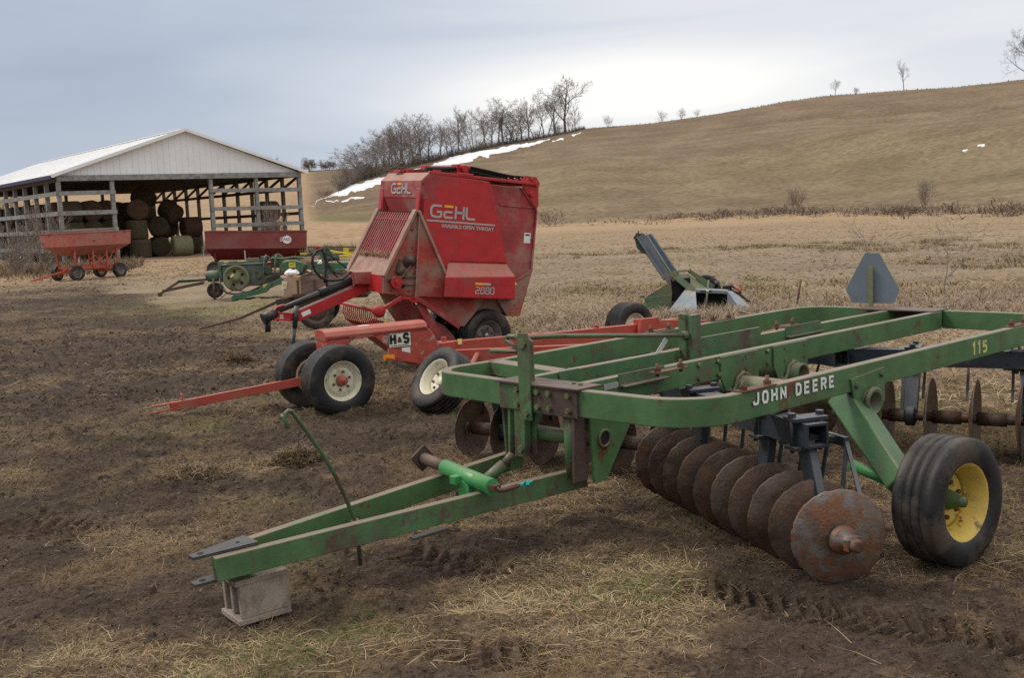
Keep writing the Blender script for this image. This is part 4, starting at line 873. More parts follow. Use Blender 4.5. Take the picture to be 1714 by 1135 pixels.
M().box((-.185, -.173, .995), (.115, .004, .03)).build('stripe', 'logo_grey', rb)
M().box((-.075, -.173, .995), (.10, .004, .026)).build('stripe', 'maroon', rb)
M().box((.55, .082, 1.62), (.10, .004, .135)).build('sticker', 'white_paint', rb)
M().box((.55, .079, 1.66), (.07, .002, .02)).build('sticker_print', 'black_ink', rb)
m = M(); m.lathe([(.035, 0), (.03, .02), (.0005, .03)], (.33, -.02, 1.0), -Y, 14); m.box((.33, 0, 1.0), (.05, .03, .08)); m.build('amber_lamp', 'amber', rb)

# ------------------------------------------------------------------ old green square baler
q = thing('square_baler', 'old green square baler with a big holed flywheel and yellow stickers', 'baler', (-6.9, 29.0, 0), R_(8))
def bx(name, x0, x1, z0, z1, y0, y1, m, par=q, bev=.01): return M().box(((x0+x1)/2+ (6.9 if par is q else 0), (y0+y1)/2, (z0+z1)/2), (x1-x0, y1-y0, z1-z0)).build(name, m, par, bev)
bx('baler_body', -7.45, -6.39, .42, .86, -.3, .5, 'teal_green'); bx('body_top', -7.47, -6.37, .86, .89, -.34, .54, 'jd_old_green')
fw = holder('flywheel', q)
M().lathe([(.265, -.05), (.335, -.05), (.335, .05), (.265, .05), (.255, .02), (.09, .025), (.085, .07), (.04, .09), (.0005, .09), ], (-.20, -.42, .53), -Y, 40).build('flywheel_rim', 'olive', fw)
m = M()
for k in range(5):
    t = 2*math.pi*k/5+.5; m.lathe([(.0005, 0), (.045, 0)], (-.20+.18*math.cos(t), -.4445, .53+.18*math.sin(t)), -Y, 16)
m.build('flywheel_hole_shade', 'void_shade', fw)  # dark discs just proud of the web imitate shaded openings
M().box((-.30, -.45, .60), (.11, .004, .055), Matrix.Rotation(R_(-40), 3, 'Y')).build('sticker', 'tag_yellow', fw)
m = M(); m.cyl((-.95, -.1, .60), (-.58, -.1, .60), .15, 18); m.cyl((-1.0, -.1, .62), (-.92, -.1, .62), .09, 14); m.build('gearbox', 'jd_old_green', q)
bx('clutch_plate', -7.55, -7.47, .44, .98, -.3, .3, 'jd_old_green')
m = M()
for x0 in (.50, .78):
    m.sweep([(x0+6.9-6.9+.0, -.40, .56), (x0+.02, -.42, .80), (x0+.04, -.36, .92), (x0+.06, .1, .97)], rect(.24, .02), up=(1, 0, 0))
m.build('belt_cover', 'jd_old_green', q)
m = M(); m.prism([(.92, .60), (1.05, .52), (1.35, .50), (1.50, .60), (1.54, .75), (1.48, .86), (1.30, .92), (1.0, .90), (.90, .78)], (0, -.44, 0), X, Z, Y, .5); m.build('round_cover', 'bright_green', q, .03)
M().box((1.24, -.446, .80), (.17, .006, .14)).build('sticker', 'sticker_yellow', q)
m = M(); m.strokes([[(0, 0), (.03, .03), (.07, .03), (.09, .06), (.11, .055)], [(.03, .03), (.02, -.01)], [(.07, .03), (.08, -.01)]], .014, (1.19, -.4495, .785), X, Z, -Y, .001); m.build('sticker_emblem', 'jd_old_green', q)
bx('feeder_frame', -6.9, -5.5, .30, .42, -.3, .4, 'jd_old_green')
m = M(); m.prism([(-.34, .03), (-.30, .10), (.10, .16), (.5, .26), (.66, .40), (.68, .30), (.56, .14), (.1, .05), (-.28, -.02)], (0, -.75, 0), X, Z, Y, .9); m.build('pickup_pan', 'bright_green', q)
m = M(); m.prism([(.42, .28), (.70, .38), (1.0, .52), (1.0, .36), (.62, .22), (.44, .18)], (0, -.62, 0), X, Z, Y, .12); m.build('lift_arm', 'jd_old_green', q, .01)
M().box((.56, -.626, .30), (.16, .006, .10), Matrix.Rotation(R_(-15), 3, 'Y')).build('sticker', 'sticker_yellow', q)
M().lathe([(.0005, 0), (.045, 0)], (.32, -.305, .63), -Y, 6).build('sticker', 'hay_red', q)
dbq = holder('drawbar', q)
m = M(); m.beam((-.95, -.1, .52), (-1.7, -.1, .50), .10, .06); m.beam((-1.05, -.1, .44), (-2.1, -.2, .28), .08, .07); m.beam((-1.65, -.15, .52), (-2.15, -.22, .22), .06, .06); m.box((-2.16, -.22, .20), (.10, .10, .10)); m.build('drawbar_beam', 'brown_steel', dbq)
m = M(); m.box((-1.45, -.12, .535), (.5, .20, .025)); m.build('drawbar_shield', 'bright_green', dbq)
M().cyl((-.80, -.25, .55), (-.80, -.25, .0), .03, 10).build('stand', 'brown_steel', q)
wheel(q, (-.86, .5, .20), (0, -1, 0), .21, .16, .11, 'grey_rim', 'brown_steel', 3, .03, .03)
wheel(q, (1.35, .75, .3), (0, -1, 0), .31, .2, .18, 'grey_rim', 'brown_steel', 3, .03, .03)
m = M(); m.tube([(-.62, -.35, .55), (-.60, -.50, .30), (-.45, -.52, .16), (-.2, -.52, .12), (.15, -.52, .18), (.5, -.50, .33), (.8, -.46, .40), (1.0, -.42, .46)], .022, 7)
m.tube([(-.35, -.48, .36), (-.30, -.52, .22), (-.55, -.52, .10), (-.62, -.55, .02)], .012, 6); m.tube([(-.32, -.48, .37), (-.18, -.52, .22), (.0, -.52, .17)], .012, 6); m.tube([(-.58, -.4, .4), (-.48, -.5, .2), (-.30, -.5, .12)], .012, 6); m.build('hoses', 'black_plastic', q)
bx('chassis_beam', -7.3, -4.3, .30, .40, -.05, .05, 'jd_old_green'); bx('side_panel', -6.42, -5.95, .40, .62, -.30, .3, 'teal_green'); bx('rear_panel', -5.45, -4.2, .36, .62, -.25, -.22, 'jd_old_green'); bx('twine_box', -5.30, -4.75, .62, .86, -.2, .2, 'jd_old_green')
m = M(); m.tube([(.55, -.2, .92), (.75, -.2, .99), (.95, -.2, .96), (1.3, -.15, .99), (1.5, -.1, .95)], .03, 7); m.beam((-.45, -.25, .91), (.4, -.25, .93), .04, .05); m.box((.2, .2, .96), (.3, .2, .10)); m.box((-.3, .1, .93), (.2, .3, .07)); m.cyl((.62, -.25, .70), (.62, -.40, .70), .10, 16); m.cyl((.36, -.30, .55), (.36, -.36, .55), .06, 14); m.build('upper_parts', 'jd_old_green', q)
m = M(); m.beam((.45, -.45, .50), (1.0, -.45, .62), .03, .08); m.beam((.0, -.47, .30), (.55, -.47, .44), .03, .05); m.beam((1.5, -.35, .45), (2.6, -.35, .52), .04, .06); m.beam((1.55, -.35, .75), (1.7, -.35, .40), .04, .05); m.build('linkage', 'brown_steel', q)
m = M(); m.box((.50, -.1, .97), (.14, .2, .16)); m.box((.40, .0, .93), (.1, .1, .1)); m.tube([(.45, -.1, 1.02), (.60, -.1, 1.05), (.66, -.1, 1.0)], .02, 6); m.build('knotter', 'teal_green', q, .006)
M().cyl((.84, -.06, .93), (.84, .10, .93), .17, 20).build('knotter_guard', 'jd_old_green', q)
M().box((.1, .1, .905), (.5, .35, .03), Matrix.Rotation(R_(-6), 3, 'Y')).build('board', 'cardboard', q)
bx('bale_chamber', -5.45, -4.15, .42, .78, -.1, .45, 'bright_green')
m = M(); m.hexa([(1.52, -.1, .80), (1.85, -.1, .78), (1.95, -.1, 1.0), (1.45, -.1, .98)], [(1.54, -.07, .80), (1.87, -.07, .78), (1.97, -.07, 1.0), (1.47, -.07, .98)]); m.build('chute_plate', 'cardboard', q)
m = M(); m.prism([(1.5, 1.0), (2.15, 1.22), (2.30, .95), (2.05, .85), (1.95, .98)], (0, .0, 0), X, Z, Y, .5); m.build('chute', 'bright_green', q)
m = M(); m.beam((1.5, -.02, 1.0), (2.15, -.02, 1.23), .03, .03); m.beam((2.15, -.02, 1.23), (2.32, -.02, .95), .03, .03); m.beam((1.9, -.02, .95), (2.15, -.02, 1.22), .03, .03); m.build('chute_edge', 'olive', q)
m = M(); m.cyl((2.0, .0, .88), (2.45, .0, .92), .07, 14); m.cyl((2.1, 0, .93), (2.0, 0, .80), .05, 10); m.build('chute_roller', 'dark_teal', q)
# white plastic lying on its chamber
m = M(); random.seed(3)
for k in range(14):
    c0 = (random.uniform(-.16, .16), random.uniform(-.08, .08), random.uniform(-.02, .05)); r = random.uniform(.04, .07)
    m.lathe([(.001, -r*.5), (r*.8, -r*.4), (r, 0), (r*.75, r*.45), (.001, r*.6)], c0, (random.random()-.5, random.random()-.5, 1), 9, jag=[random.uniform(-.5, .35) for _ in range(9)])
wb = m.build('plastic_wrap', 'white_plastic'); wb.location = (-5.0, 29.15, .81); tag(wb, 'crumpled white plastic lying on the green bale chamber behind the red baler', 'plastic')

# ------------------------------------------------------------------ little wooden box trailer in front of it
t = thing('box_trailer', 'small old trailer with a wooden box, behind the red round baler tongue', 'trailer', (-3.3, 20.2, 0), R_(4))
m = M(); m.box((.08, 0, .57), (1.35, .95, .04)); m.box((.08, -.46, .735), (1.35, .03, .30)); m.box((.08, .46, .735), (1.35, .03, .30)); m.box((-.58, 0, .735), (.03, .9, .30)); m.box((.74, 0, .735), (.03, .9, .30)); m.build('wooden_box', 'wood_box', t, .004)
m = M()
for x in (-.50, -.2, .15, .5): m.box((x, -.482, .72), (.035, .015, .30))
m.box((.08, -.485, .60), (1.38, .02, .05)); m.build('box_iron', 'brown_steel', t)
m = M(); m.beam((-.55, -.1, .52), (-.95, -.12, .47), .10, .10); m.beam((-.95, -.12, .47), (-1.6, -.2, .22), .07, .05); m.beam((-1.6, -.2, .22), (-2.32, -.3, .07), .06, .04); m.beam((-.45, -.1, .60), (-.78, -.12, .40), .16, .07); m.beam((.7, 0, .52), (-.6, 0, .52), .5, .06); m.build('drawbar', 'brown_steel', t)
wheel(t, (-.20, -.56, .325), (.12, -1, 0), .33, .16, .23, 'brown_steel', 'brown_steel', 3, .04, .05)
wheel(t, (-.20, .56, .325), (0, 1, 0), .33, .16, .23, 'brown_steel', 'brown_steel', 3, .04, .05)
M().cyl((-.2, -.6, .325), (-.2, .6, .325), .03, 10).build('axle', 'brown_steel', t)
M().box((-.74, -.50, .80), (.09, .004, .13), Matrix.Rotation(R_(12), 3, 'Y')).build('tag', 'tag_white', t)
M().box((-.735, -.503, .80), (.05, .003, .07), Matrix.Rotation(R_(12), 3, 'Y')).build('tag', 'sticker_yellow', t)
def Tl(x, y, z): a = R_(4); return (-3.3+x*math.cos(a)-y*math.sin(a), 20.2+x*math.sin(a)+y*math.cos(a), z)
m = M(); m.box((0, 0, .17), (.30, .40, .34)); m.box((.19, -.1, .36), (.12, .38, .01), Matrix.Rotation(R_(-25), 3, 'Y')); m.box((-.17, 0, .33), (.10, .38, .01), Matrix.Rotation(R_(40), 3, 'Y'))
cbx = m.build('cardboard_box', 'cardboard'); cbx.location = Tl(-.60, -.28, .591); cbx.rotation_euler = (0, 0, R_(4)); tag(cbx, 'tan cardboard box with open flaps standing at the front of the wooden trailer box', 'cardboard box')
m = M(); random.seed(9)
for k in range(9):
    c0 = (random.uniform(-.12, .12), random.uniform(-.1, .1), random.uniform(.0, .05)); r = random.uniform(.05, .08)
    m.lathe([(.001, -r*.5), (r*.8, -r*.4), (r, 0), (r*.75, r*.45), (.001, r*.6)], c0, (random.random()-.5, random.random()-.5, 1), 9, jag=[random.uniform(-.25, .2) for _ in range(9)])
o = m.build('plastic_bag', 'white_plastic'); o.location = Tl(-.60, -.30, .97); tag(o, 'white plastic bag bulging from the top of the tan cardboard box', 'plastic bag')
m = M(); m.box((0, 0, .0), (.34, .25, .012), Matrix.Rotation(R_(-28), 3, 'Y')); m.box((.12, .05, .02), (.26, .2, .012), Matrix.Rotation(R_(25), 3, 'Y')); o = m.build('cardboard_scraps', 'cardboard'); o.location = Tl(-.36, -.2, .955); tag(o, 'loose torn cardboard flaps leaning on top of the wooden trailer box', 'cardboard')

# ------------------------------------------------------------------ gravity wagons
def wagon(name, label, loc, rz, L, Wd, zt, zb, zv, ls, lf, paint, low, frame, wheels=True, tilt=0.0, drawbar=None, braces=True):
    g = thing(name, label, 'grain wagon', loc, rz); g.rotation_euler = (0, tilt, rz)
    m = M(); x0, x1 = 0, L
    m.hexa([(x0, 0, zb), (x1, 0, zb), (x1, Wd, zb), (x0, Wd, zb)], [(x0-.02, -.04, zt), (x1+.02, -.04, zt), (x1+.02, Wd+.04, zt), (x0-.02, Wd+.04, zt)])
    m.f = [f for i, f in enumerate(m.f) if i not in (0, 1)]; m.sm = m.sm[:len(m.f)]
    m.hexa([(x0+.03, .03, zb), (x1-.03, .03, zb), (x1-.03, Wd-.03, zb), (x0+.03, Wd-.03, zb)], [(x0+.01, -.0, zt-.01), (x1-.01, 0, zt-.01), (x1-.01, Wd, zt-.01), (x0+.01, Wd, zt-.01)])
    b_ = len(m.f); m.f = m.f[:4]+[f for i, f in enumerate(m.f[4:]) if i not in (0, 1)]; m.sm = m.sm[:len(m.f)]
    m.build('hopper', paint, g)
    m = M()
    for a, b__ in (((x0-.02, -.04), (x1+.02, -.04)), ((x1+.02, -.04), (x1+.02, Wd+.04)), ((x1+.02, Wd+.04), (x0-.02, Wd+.04)), ((x0-.02, Wd+.04), (x0-.02, -.04))): m.beam((a[0], a[1], zt), (b__[0], b__[1], zt), .05, .035)
    m.build('hopper_rim', paint, g)
    i0, i1 = ls
    m = M(); m.hexa([(i0, Wd*.28, zv), (i1, Wd*.28, zv), (i1, Wd*.62, zv), (i0, Wd*.62, zv)], [(x0, 0, zb), (x1, 0, zb), (x1, Wd, zb), (x0, Wd, zb)]); m.build('hopper_bottom', low, g)
    fz = lf
    m = M()
    for y in (Wd*.18, Wd*.72): m.beam((i0-.05, y, fz), (i1+.05, y, fz), .09, .12)
    m.beam((i0, Wd*.1, fz), (i0, Wd*.8, fz), .08, .10); m.beam((i1, Wd*.1, fz), (i1, Wd*.8, fz), .08, .10); m.beam((i0-.05, Wd*.45, fz-.08), (i1, Wd*.45, fz-.08), .09, .09); m.build('running_gear', frame, g)
    for x in (i0+.02, i0+(i1-i0)*.42, i0+(i1-i0)*.74, i1-.02):
        for y in (Wd*.12, Wd*.78): M().beam((x, y, fz), (x, y, zv+.16 if i0+.1 < x < i1-.1 else zb-.02), .06, .06).build('support_leg', frame, g)
    if braces:
        m = M(); m.beam((i0+(i1-i0)*.42, Wd*.12, fz+.1), (i0+(i1-i0)*.74, Wd*.12, zv), .025, .025); m.beam((i0+(i1-i0)*.42, Wd*.12, zv), (i0+(i1-i0)*.74, Wd*.12, fz+.1), .025, .025); m.beam((i0+(i1-i0)*.74, Wd*.12, fz+.1), (i1-.05, Wd*.12, zb-.06), .03, .03); m.build('cross_braces', frame, g)
    for x, s_ in ((i0, 1), (i1, 1), (i0, -1), (i1, -1)):
        y = Wd*.08 if s_ == 1 else Wd*.82
        wheel(g, (x, y, .29), (-.35 if (drawbar and x == i0) else 0, -s_, 0), .30, .20, .17, 'grey_rim' if s_ == 1 else 'yellow_rim', 'brown_steel', 3, .03, .03, inset=0)
    m = M()
    for x in (i0, i1): m.beam((x, Wd*.08, .30), (x, Wd*.82, .30), .08, .08)
    m.build('axles', frame, g)
    if drawbar:
        m = M(); m.beam((i0, Wd*.45, .38), drawbar, .07, .07); m.build('drawbar', frame, g)
    return g
gw = wagon('gravity_wagon', 'faded orange red gravity wagon with its drawbar on the ground, before the barn corner', (-17.15, 43.35, 0), R_(58), 3.0, 1.65, 1.87, 1.34, .98, (.40, 2.45), .48, 'old_red', 'old_red', 'orange_frame', drawbar=(-1.35, .55, .10))
M().beam((.3, 1.0, 1.92), (2.9, 1.2, 1.95), .9, .05).build('cover_board', 'wood_box', gw)
M().box((.45, .0, .80), (.02, .01, .18)).build('tag', 'tag_white', gw)
dw = wagon('gravity_wagon', 'dark red gravity wagon with a white round emblem, behind the old green baler', (-11.45, 41.9, -.02), R_(10), 3.75, 1.95, 1.72, 1.07, .62, (.30, 3.35), .42, 'maroon', 'dark_maroon', 'dark_maroon', tilt=R_(2.4), braces=False)
em = holder('emblem', dw)
m = M(); cx, cz = 3.02, 1.40
rr_ = []
for k in range(28):
    t_ = 2*math.pi*k/28; r = .18 if k % 2 else .155
    rr_.append((cx+r*math.cos(t_), cz+r*.92*math.sin(t_)))
m.prism(rr_, (0, -.036, 0), X, Z, -Y, .004)
for k in range(4): m.box((cx-.19-.03*(k % 2), -.036, cz+.08-k*.045), (.10, .004, .018))
m.build('emblem_disc', 'white_paint', em)
m = M(); m.strokes([[(-.13, -.04), (-.09, .05), (-.05, -.04)], [(-.03, .05), (-.03, -.04)], [(.01, .05), (.01, -.04), (.05, -.04)], [(.12, .05), (.07, .05), (.07, -.04), (.12, -.04)]], .02, (cx, -.041, cz+.01), X, Z, -Y, .002)
m.strokes([[(.26, .08), (.26, -.12)], [(.31, .08), (.36, .08)], [(.33, -.12), (.36, -.02)]], .015, (cx, -.030, cz), X, Z, -Y, .01); m.build('emblem_letters', 'maroon', em)
m = M(); m.prism([(-.05, 0), (.05, 0), (.03, .05), (0, .08), (-.04, .05)], (1.98, -.034, 1.56), X, Z, -Y, .003); m.build('rust_patch', 'dark_maroon', dw)
M().beam((-.06, -.05, 1.05), (-.10, -.05, .62), .03, .03).build('chute_lever', 'silver', dw)
M().beam((1.44, -.1, 1.0), (1.47, -.1, .60), .05, .05).build('door_lever', 'silver', dw)

# ------------------------------------------------------------------ corn picker in the dead grass
p = thing('corn_picker', 'old green and grey corn picker with a raised elevator trough, standing in dead grass', 'corn picker', (3.3, 20.0, 0), R_(-6))
def P_(x, z): return (x-3.3, z)
def ppoly(name, pts, y0, th, m, bev=.004): return M().prism([P_(*a) for a in pts], (0, y0, 0), X, Z, Y, th).build(name, m, p, bev)
ev = holder('elevator', p)
d_ = Vector((2.93-2.45, 0, .66-1.42)); 
m = M(); a0 = Vector((2.33-3.3, -.05, 1.36)); a1 = Vector((2.80-3.3, -.05, .60)); b0_ = Vector((2.60-3.3, .10, 1.38)); b1_ = Vector((3.02-3.3, .10, .70))
m.hexa([a0, a1, a1+Vector((0, .10, -.06)), a0+Vector((0, .10, -.06))], [a0+Vector((.02, 0, .015)), a1+Vector((.02, 0, .015)), a1+Vector((.02, .1, -.05)), a0+Vector((.02, .1, -.05))]); 
def slab(q0, q1, q2, q3, th): n_ = (Vector(q1)-Vector(q0)).cross(Vector(q3)-Vector(q0)).normalized()*th; m.hexa([q0, q1, q2, q3], [Vector(q)+n_ for q in (q0, q1, q2, q3)])
slab((-.97, 0, 1.34), (-.43, 0, .49), (-.29, -.06, .55), (-.83, -.06, 1.42), .012)      # near wall
slab((-.83, .35, 1.36), (-.29, .35, .55), (-.20, .30, .61), (-.70, .30, 1.40), .012)    # far wall
slab((-.97, 0, 1.34), (-.43, 0, .49), (-.29, .35, .51), (-.83, .35, 1.34), .012)        # floor
m.build('trough', 'grey_sheet', ev)
m = M(); m.prism([(-1.01, 1.37), (-.96, 1.42), (-.83, 1.41), (-.80, 1.34), (-.72, 1.02), (-.86, 1.05), (-.97, 1.16)], (0, .01, 0), X, Z, Y, .33); m.build('elevator_head', 'dark_teal', ev, .01)
m = M(); m.prism([(-1.03, 1.33), (-.96, 1.43), (-.90, 1.41), (-.97, 1.31)], (0, -.02, 0), X, Z, Y, .4); m.box((-.93, .1, 1.44), (.02, .02, .05)); m.build('head_flap', 'brown_steel', ev)
m = M(); m.beam((-.80, -.068, 1.42), (-.29, -.068, .56), .02, .025, (0, 1, 0)); m.beam((-.69, .31, 1.40), (-.20, .31, .62), .02, .025, (0, 1, 0)); m.build('trough_edge', 'silver', ev)
m = M(); m.hexa([(-.40, -.1, .66), (-.33, -.1, .72), (.06, -.30, .40), (-.04, -.30, .34)], [(-.40, -.06, .66), (-.33, -.06, .72), (.06, -.26, .40), (-.04, -.26, .34)]); m.hexa([(-.05, .35, .66), (.0, .35, .71), (.44, .30, .40), (.36, .3, .32)], [(-.05, .40, .66), (.0, .40, .71), (.44, .35, .40), (.36, .35, .32)])
m.hexa([(-.36, -.08, .64), (-.04, .36, .62), (.36, .32, .33), (.0, -.28, .33)], [(-.36, -.08, .60), (-.04, .36, .58), (.36, .32, .29), (.0, -.28, .29)]); m.beam((-.34, -.08, .70), (.0, .38, .69), .04, .03); m.build('hopper_box', 'picker_green', p)
m = M(); m.prism([(-.85, .22), (-.42, .50), (-.38, .58), (-.36, .30), (-.84, .26)], (0, -.1, 0), X, Z, Y, .06); m.prism([(-.86, .26), (-.37, .30), (-.40, -.02), (-.86, .06)], (0, -.18, 0), X, Z, Y, .05); m.box((-.90, .0, .27), (.10, .10, .05)); m.build('side_chute', 'picker_green', p)
m = M(); m.box((-.2, .15, .30), (.35, .4, .55)); m.box((.3, .3, .15), (.8, .5, .3)); m.build('picker_cave_shade', 'void_shade', p)  # near-black boxes added as the shaded cave between the snouts
m = M(); m.hexa([(-.50, -.75, -.15), (-.47, -.75, .05), (-.14, -.25, .39), (-.14, -.15, .0)], [(.02, -1.1, -.2), (.02, -1.1, -.05), (.05, -.26, .385), (.05, -.15, .0)]); m.build('snout', 'grey_sheet', p, .01)
m = M(); m.hexa([(-.14, -.28, .39), (.62, -.28, .345), (.66, .15, .33), (-.10, .15, .40)], [(-.12, -.28, .34), (.62, -.28, .28), (.66, .15, .28), (-.08, .15, .34)]); m.build('snout_bridge', 'grey_sheet', p, .006)
m = M(); m.hexa([(.60, -.32, .345), (.70, -.20, .33), (1.08, -.85, -.02), (.80, -.85, .02)], [(.60, -.25, .0), (.72, -.15, .0), (1.08, -.80, -.2), (.80, -.8, -.2)]); m.hexa([(.20, -1.2, .06), (.42, -1.2, .0), (.72, -.8, -.05), (.5, -.85, .10)], [(.20, -1.1, -.2), (.42, -1.1, -.2), (.72, -.7, -.2), (.5, -.75, -.2)]); m.build('snout', 'grey_sheet', p, .01)
M().box((.24, -.284, .345), (.20, .004, .03)).build('worn_letters', 'hay_red', p)
m = M(); m.cyl((.45, .42, .42), (.52, .40, .42), .06, 12); m.box((.62, .2, .36), (.1, .12, .08)); m.tube([(.7, .2, .33), (.85, .1, .25), (1.0, 0, .12), (1.2, -.1, .05)], .025, 7); m.cyl((.68, .1, .36), (.72, .06, .42), .04, 8); m.build('drive_parts', 'black_plastic', p)
m = M(); m.tube([(.74, .1, .40), (.85, .05, .33), (.86, .0, .28)], .03, 8); m.build('red_lever', 'chassis_red', p)
wheel(p, (.3, .8, .28), (0, 1, 0), .29, .18, .16, 'grey_rim', 'brown_steel', 3, .03, .03)
# two thin stakes
s1 = M(); s1.cyl((0, 0, -.1), (.10, .02, .62), .016, 8); s1 = s1.build('marker_stake', 'olive'); s1.location = (3.26, 18.6, 0); tag(s1, 'thin olive metal stake leaning before the grey corn picker snouts', 'stake')
M().cyl((.073, .015, .42), (.077, .016, .455), .02, 8).build('white_band', 'tag_white', s1)
s2 = M(); s2.cyl((0, 0, -.1), (.10, .0, .50), .02, 8); s2 = s2.build('marker_stake', 'brown_steel'); s2.location = (5.02, 19.4, 0); tag(s2, 'short rusty stake with a pale yellow tag beside the corn picker', 'stake')
M().box((.135, -.02, .43), (.055, .004, .075), Matrix.Rotation(R_(12), 3, 'Y')).build('yellow_tag', 'tag_yellow', s2)
# ------------------------------------------------------------------ yellow wheel rake far behind the balers
y_ = thing('hay_rake', 'spindly yellow and rusty hay rake parked far behind the green square baler', 'hay rake', (-6.6, 41.5, 0), R_(-4))
m = M(); m.beam((-.9, 0, .95), (1.3, 0, .86), .04, .04); m.build('rake_rail', 'brown_steel', y_)
m = M(); m.tube([(-.1, -.2, .80), (.4, -.2, .70), (1.0, -.2, .55), (1.3, -.2, .55)], .025, 8); m.box((.55, 0, .72), (.20, .06, .28)); m.beam((-1.2, 0, .72), (1.35, 0, .66), .03, .05); m.tube([(-.1, -.3, .55), (.5, -.3, .58), (1.2, -.3, .52)], .025, 8); m.build('rake_frame', 'sticker_yellow', y_)
m = M()
for k in range(30): m.beam((-1.2+k*.088, .05, .95-.02*math.sin(k)), (-1.22+k*.088, .05, .22), .012, .012)
for z in (.8, .6, .42): m.beam((-1.3, .05, z+.02), (1.4, .05, z-.04), .02, .02)
m.build('rake_teeth', 'jd_old_green', y_)
m = M(); m.cyl((-.9, 0, .95), (-.9, 0, 0), .03, 8); m.cyl((1.2, 0, .8), (1.2, 0, 0), .03, 8); m.build('rake_legs', 'olive', y_)
wheel(y_, (1.0, .5, .3), (0, -1, 0), .31, .14, .2, 'yellow_rim', 'brown_steel', 3, .03, .03); wheel(y_, (-.8, .5, .3), (0, -1, 0), .31, .14, .2, 'yellow_rim', 'brown_steel', 3, .03, .03)

# ------------------------------------------------------------------ open hay barn
FX = Vector((.798, .603, 0)); GX = Vector((-.603, .798, 0)); C0 = Vector((-27.0, 67.6, 0))
mb = Matrix((FX, GX, Z)).transposed().to_4x4(); mb.translation = C0
bn = thing('hay_barn', 'open sided pole barn with a white metal roof, full of hay bales', 'barn', mw=mb)
BW, BL, EH, AP = 16.0, 33.0, 5.3, 8.0
m = M(); ov = .45
for sgn in (0, 1):
    ex0 = -.5 if sgn == 0 else BW+.5
    ez = EH-.0-.05
    a = Vector((ex0, -ov, EH+.0)); b_ = Vector((ex0, BL+ov, EH)); c_ = Vector((BW/2, BL+ov, AP+.14)); d_ = Vector((BW/2, -ov, AP+.14))
    m.hexa([a, b_, c_, d_], [a-Z*.05, b_-Z*.05, c_-Z*.05, d_-Z*.05])
m.build('roof', 'roof_white', bn, fix=True)
m = M()
for sgn in (0, 1):
    for k in range(38):
        y = -ov+k*.916
        a = Vector((-.5 if sgn == 0 else BW+.5, y, EH+.012)); m.beam(a, (BW/2, y, AP+.152), .05, .025)
m.build('roof_ribs', 'roof_white', bn)
m = M(); m.beam((BW/2, -ov-.03, AP+.16), (BW/2, BL+ov, AP+.16), .35, .05); m.build('ridge_cap', 'gable_white', bn)
m = M(); m.beam((-.52, -ov, EH-.06), (-.52, BL, EH-.06), .04, .22); m.build('eave_trim', 'eave_navy', bn)
m = M(); m.prism([(.0, EH), (BW, EH), (BW/2, AP+.08)], (0, -.10, 0), X, Z, Y, .05)
for k in range(40):
    x = .2+k*.4; top = EH+(AP-EH)*(1-abs(x-BW/2)/(BW/2)); 
    if top-EH > .12: m.box((x, -.112, (EH+top)/2), (.05, .02, top-EH))
m.build('gable', 'gable_white', bn)
m = M(); m.beam((-.5, -ov-.03, EH-.02), (BW/2, -ov-.03, AP+.12), .05, .20); m.beam((BW+.5, -ov-.03, EH-.02), (BW/2, -ov-.03, AP+.12), .05, .20); m.build('rake_trim', 'gable_white', bn)
def post(x, y, zt=EH, w_=.24, m_='grey_wood', z0=-.4): return M().box((x, y, (z0+zt)/2), (w_, w_, zt-z0)).build('post', m_, bn)
for x in (0, 3.2, 9.6, 12.8, 16): post(x, 0)
for k in range(1, 13): post(0, k*2.62)
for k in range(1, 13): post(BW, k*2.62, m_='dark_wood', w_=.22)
for x in (3.2, 6.4, 9.6, 12.8): post(x, BL, m_='dark_wood')
def rail(p0, p1, h_=.26, m_='grey_wood'): return M().beam(p0, p1, .07, h_).build('rail', m_, bn)
for z in (4.25, 3.05, 1.95): rail((-.05, -.16, z), (3.35, -.16, z)); rail((9.45, -.16, z-.05), (16.1, -.16, z-.12))
for z in (4.25, 3.05, 1.95, .82): rail((-.16, -.05, z), (-.16, BL, z))
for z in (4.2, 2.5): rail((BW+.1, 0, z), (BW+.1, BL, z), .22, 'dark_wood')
m = M(); m.beam((-.1, -.16, EH-.14), (BW+.1, -.16, EH-.14), .10, .34); m.build('header_beam', 'grey_wood', bn)
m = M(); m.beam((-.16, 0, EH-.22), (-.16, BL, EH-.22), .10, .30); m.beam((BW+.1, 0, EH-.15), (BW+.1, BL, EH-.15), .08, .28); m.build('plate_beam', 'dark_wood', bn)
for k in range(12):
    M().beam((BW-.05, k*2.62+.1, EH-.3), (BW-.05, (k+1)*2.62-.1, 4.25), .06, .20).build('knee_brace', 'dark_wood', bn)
m = M()
for k in range(0, 13):
    y = k*2.62+.05
    m.beam((0, y, EH-.05), (BW, y, EH-.05), .08, .22); m.beam((0, y, EH+.05), (BW/2, y, AP-.15), .08, .2); m.beam((BW, y, EH+.05), (BW/2, y, AP-.15), .08, .2); m.beam((BW/2, y, AP-.2), (BW/2, y, EH), .08, .15); m.beam((BW/2, y, EH), (BW*.25, y, (EH+AP)/2-.1), .06, .15); m.beam((BW/2, y, EH), (BW*.75, y, (EH+AP)/2-.1), .06, .15)
m.build('trusses', 'dark_wood', bn)
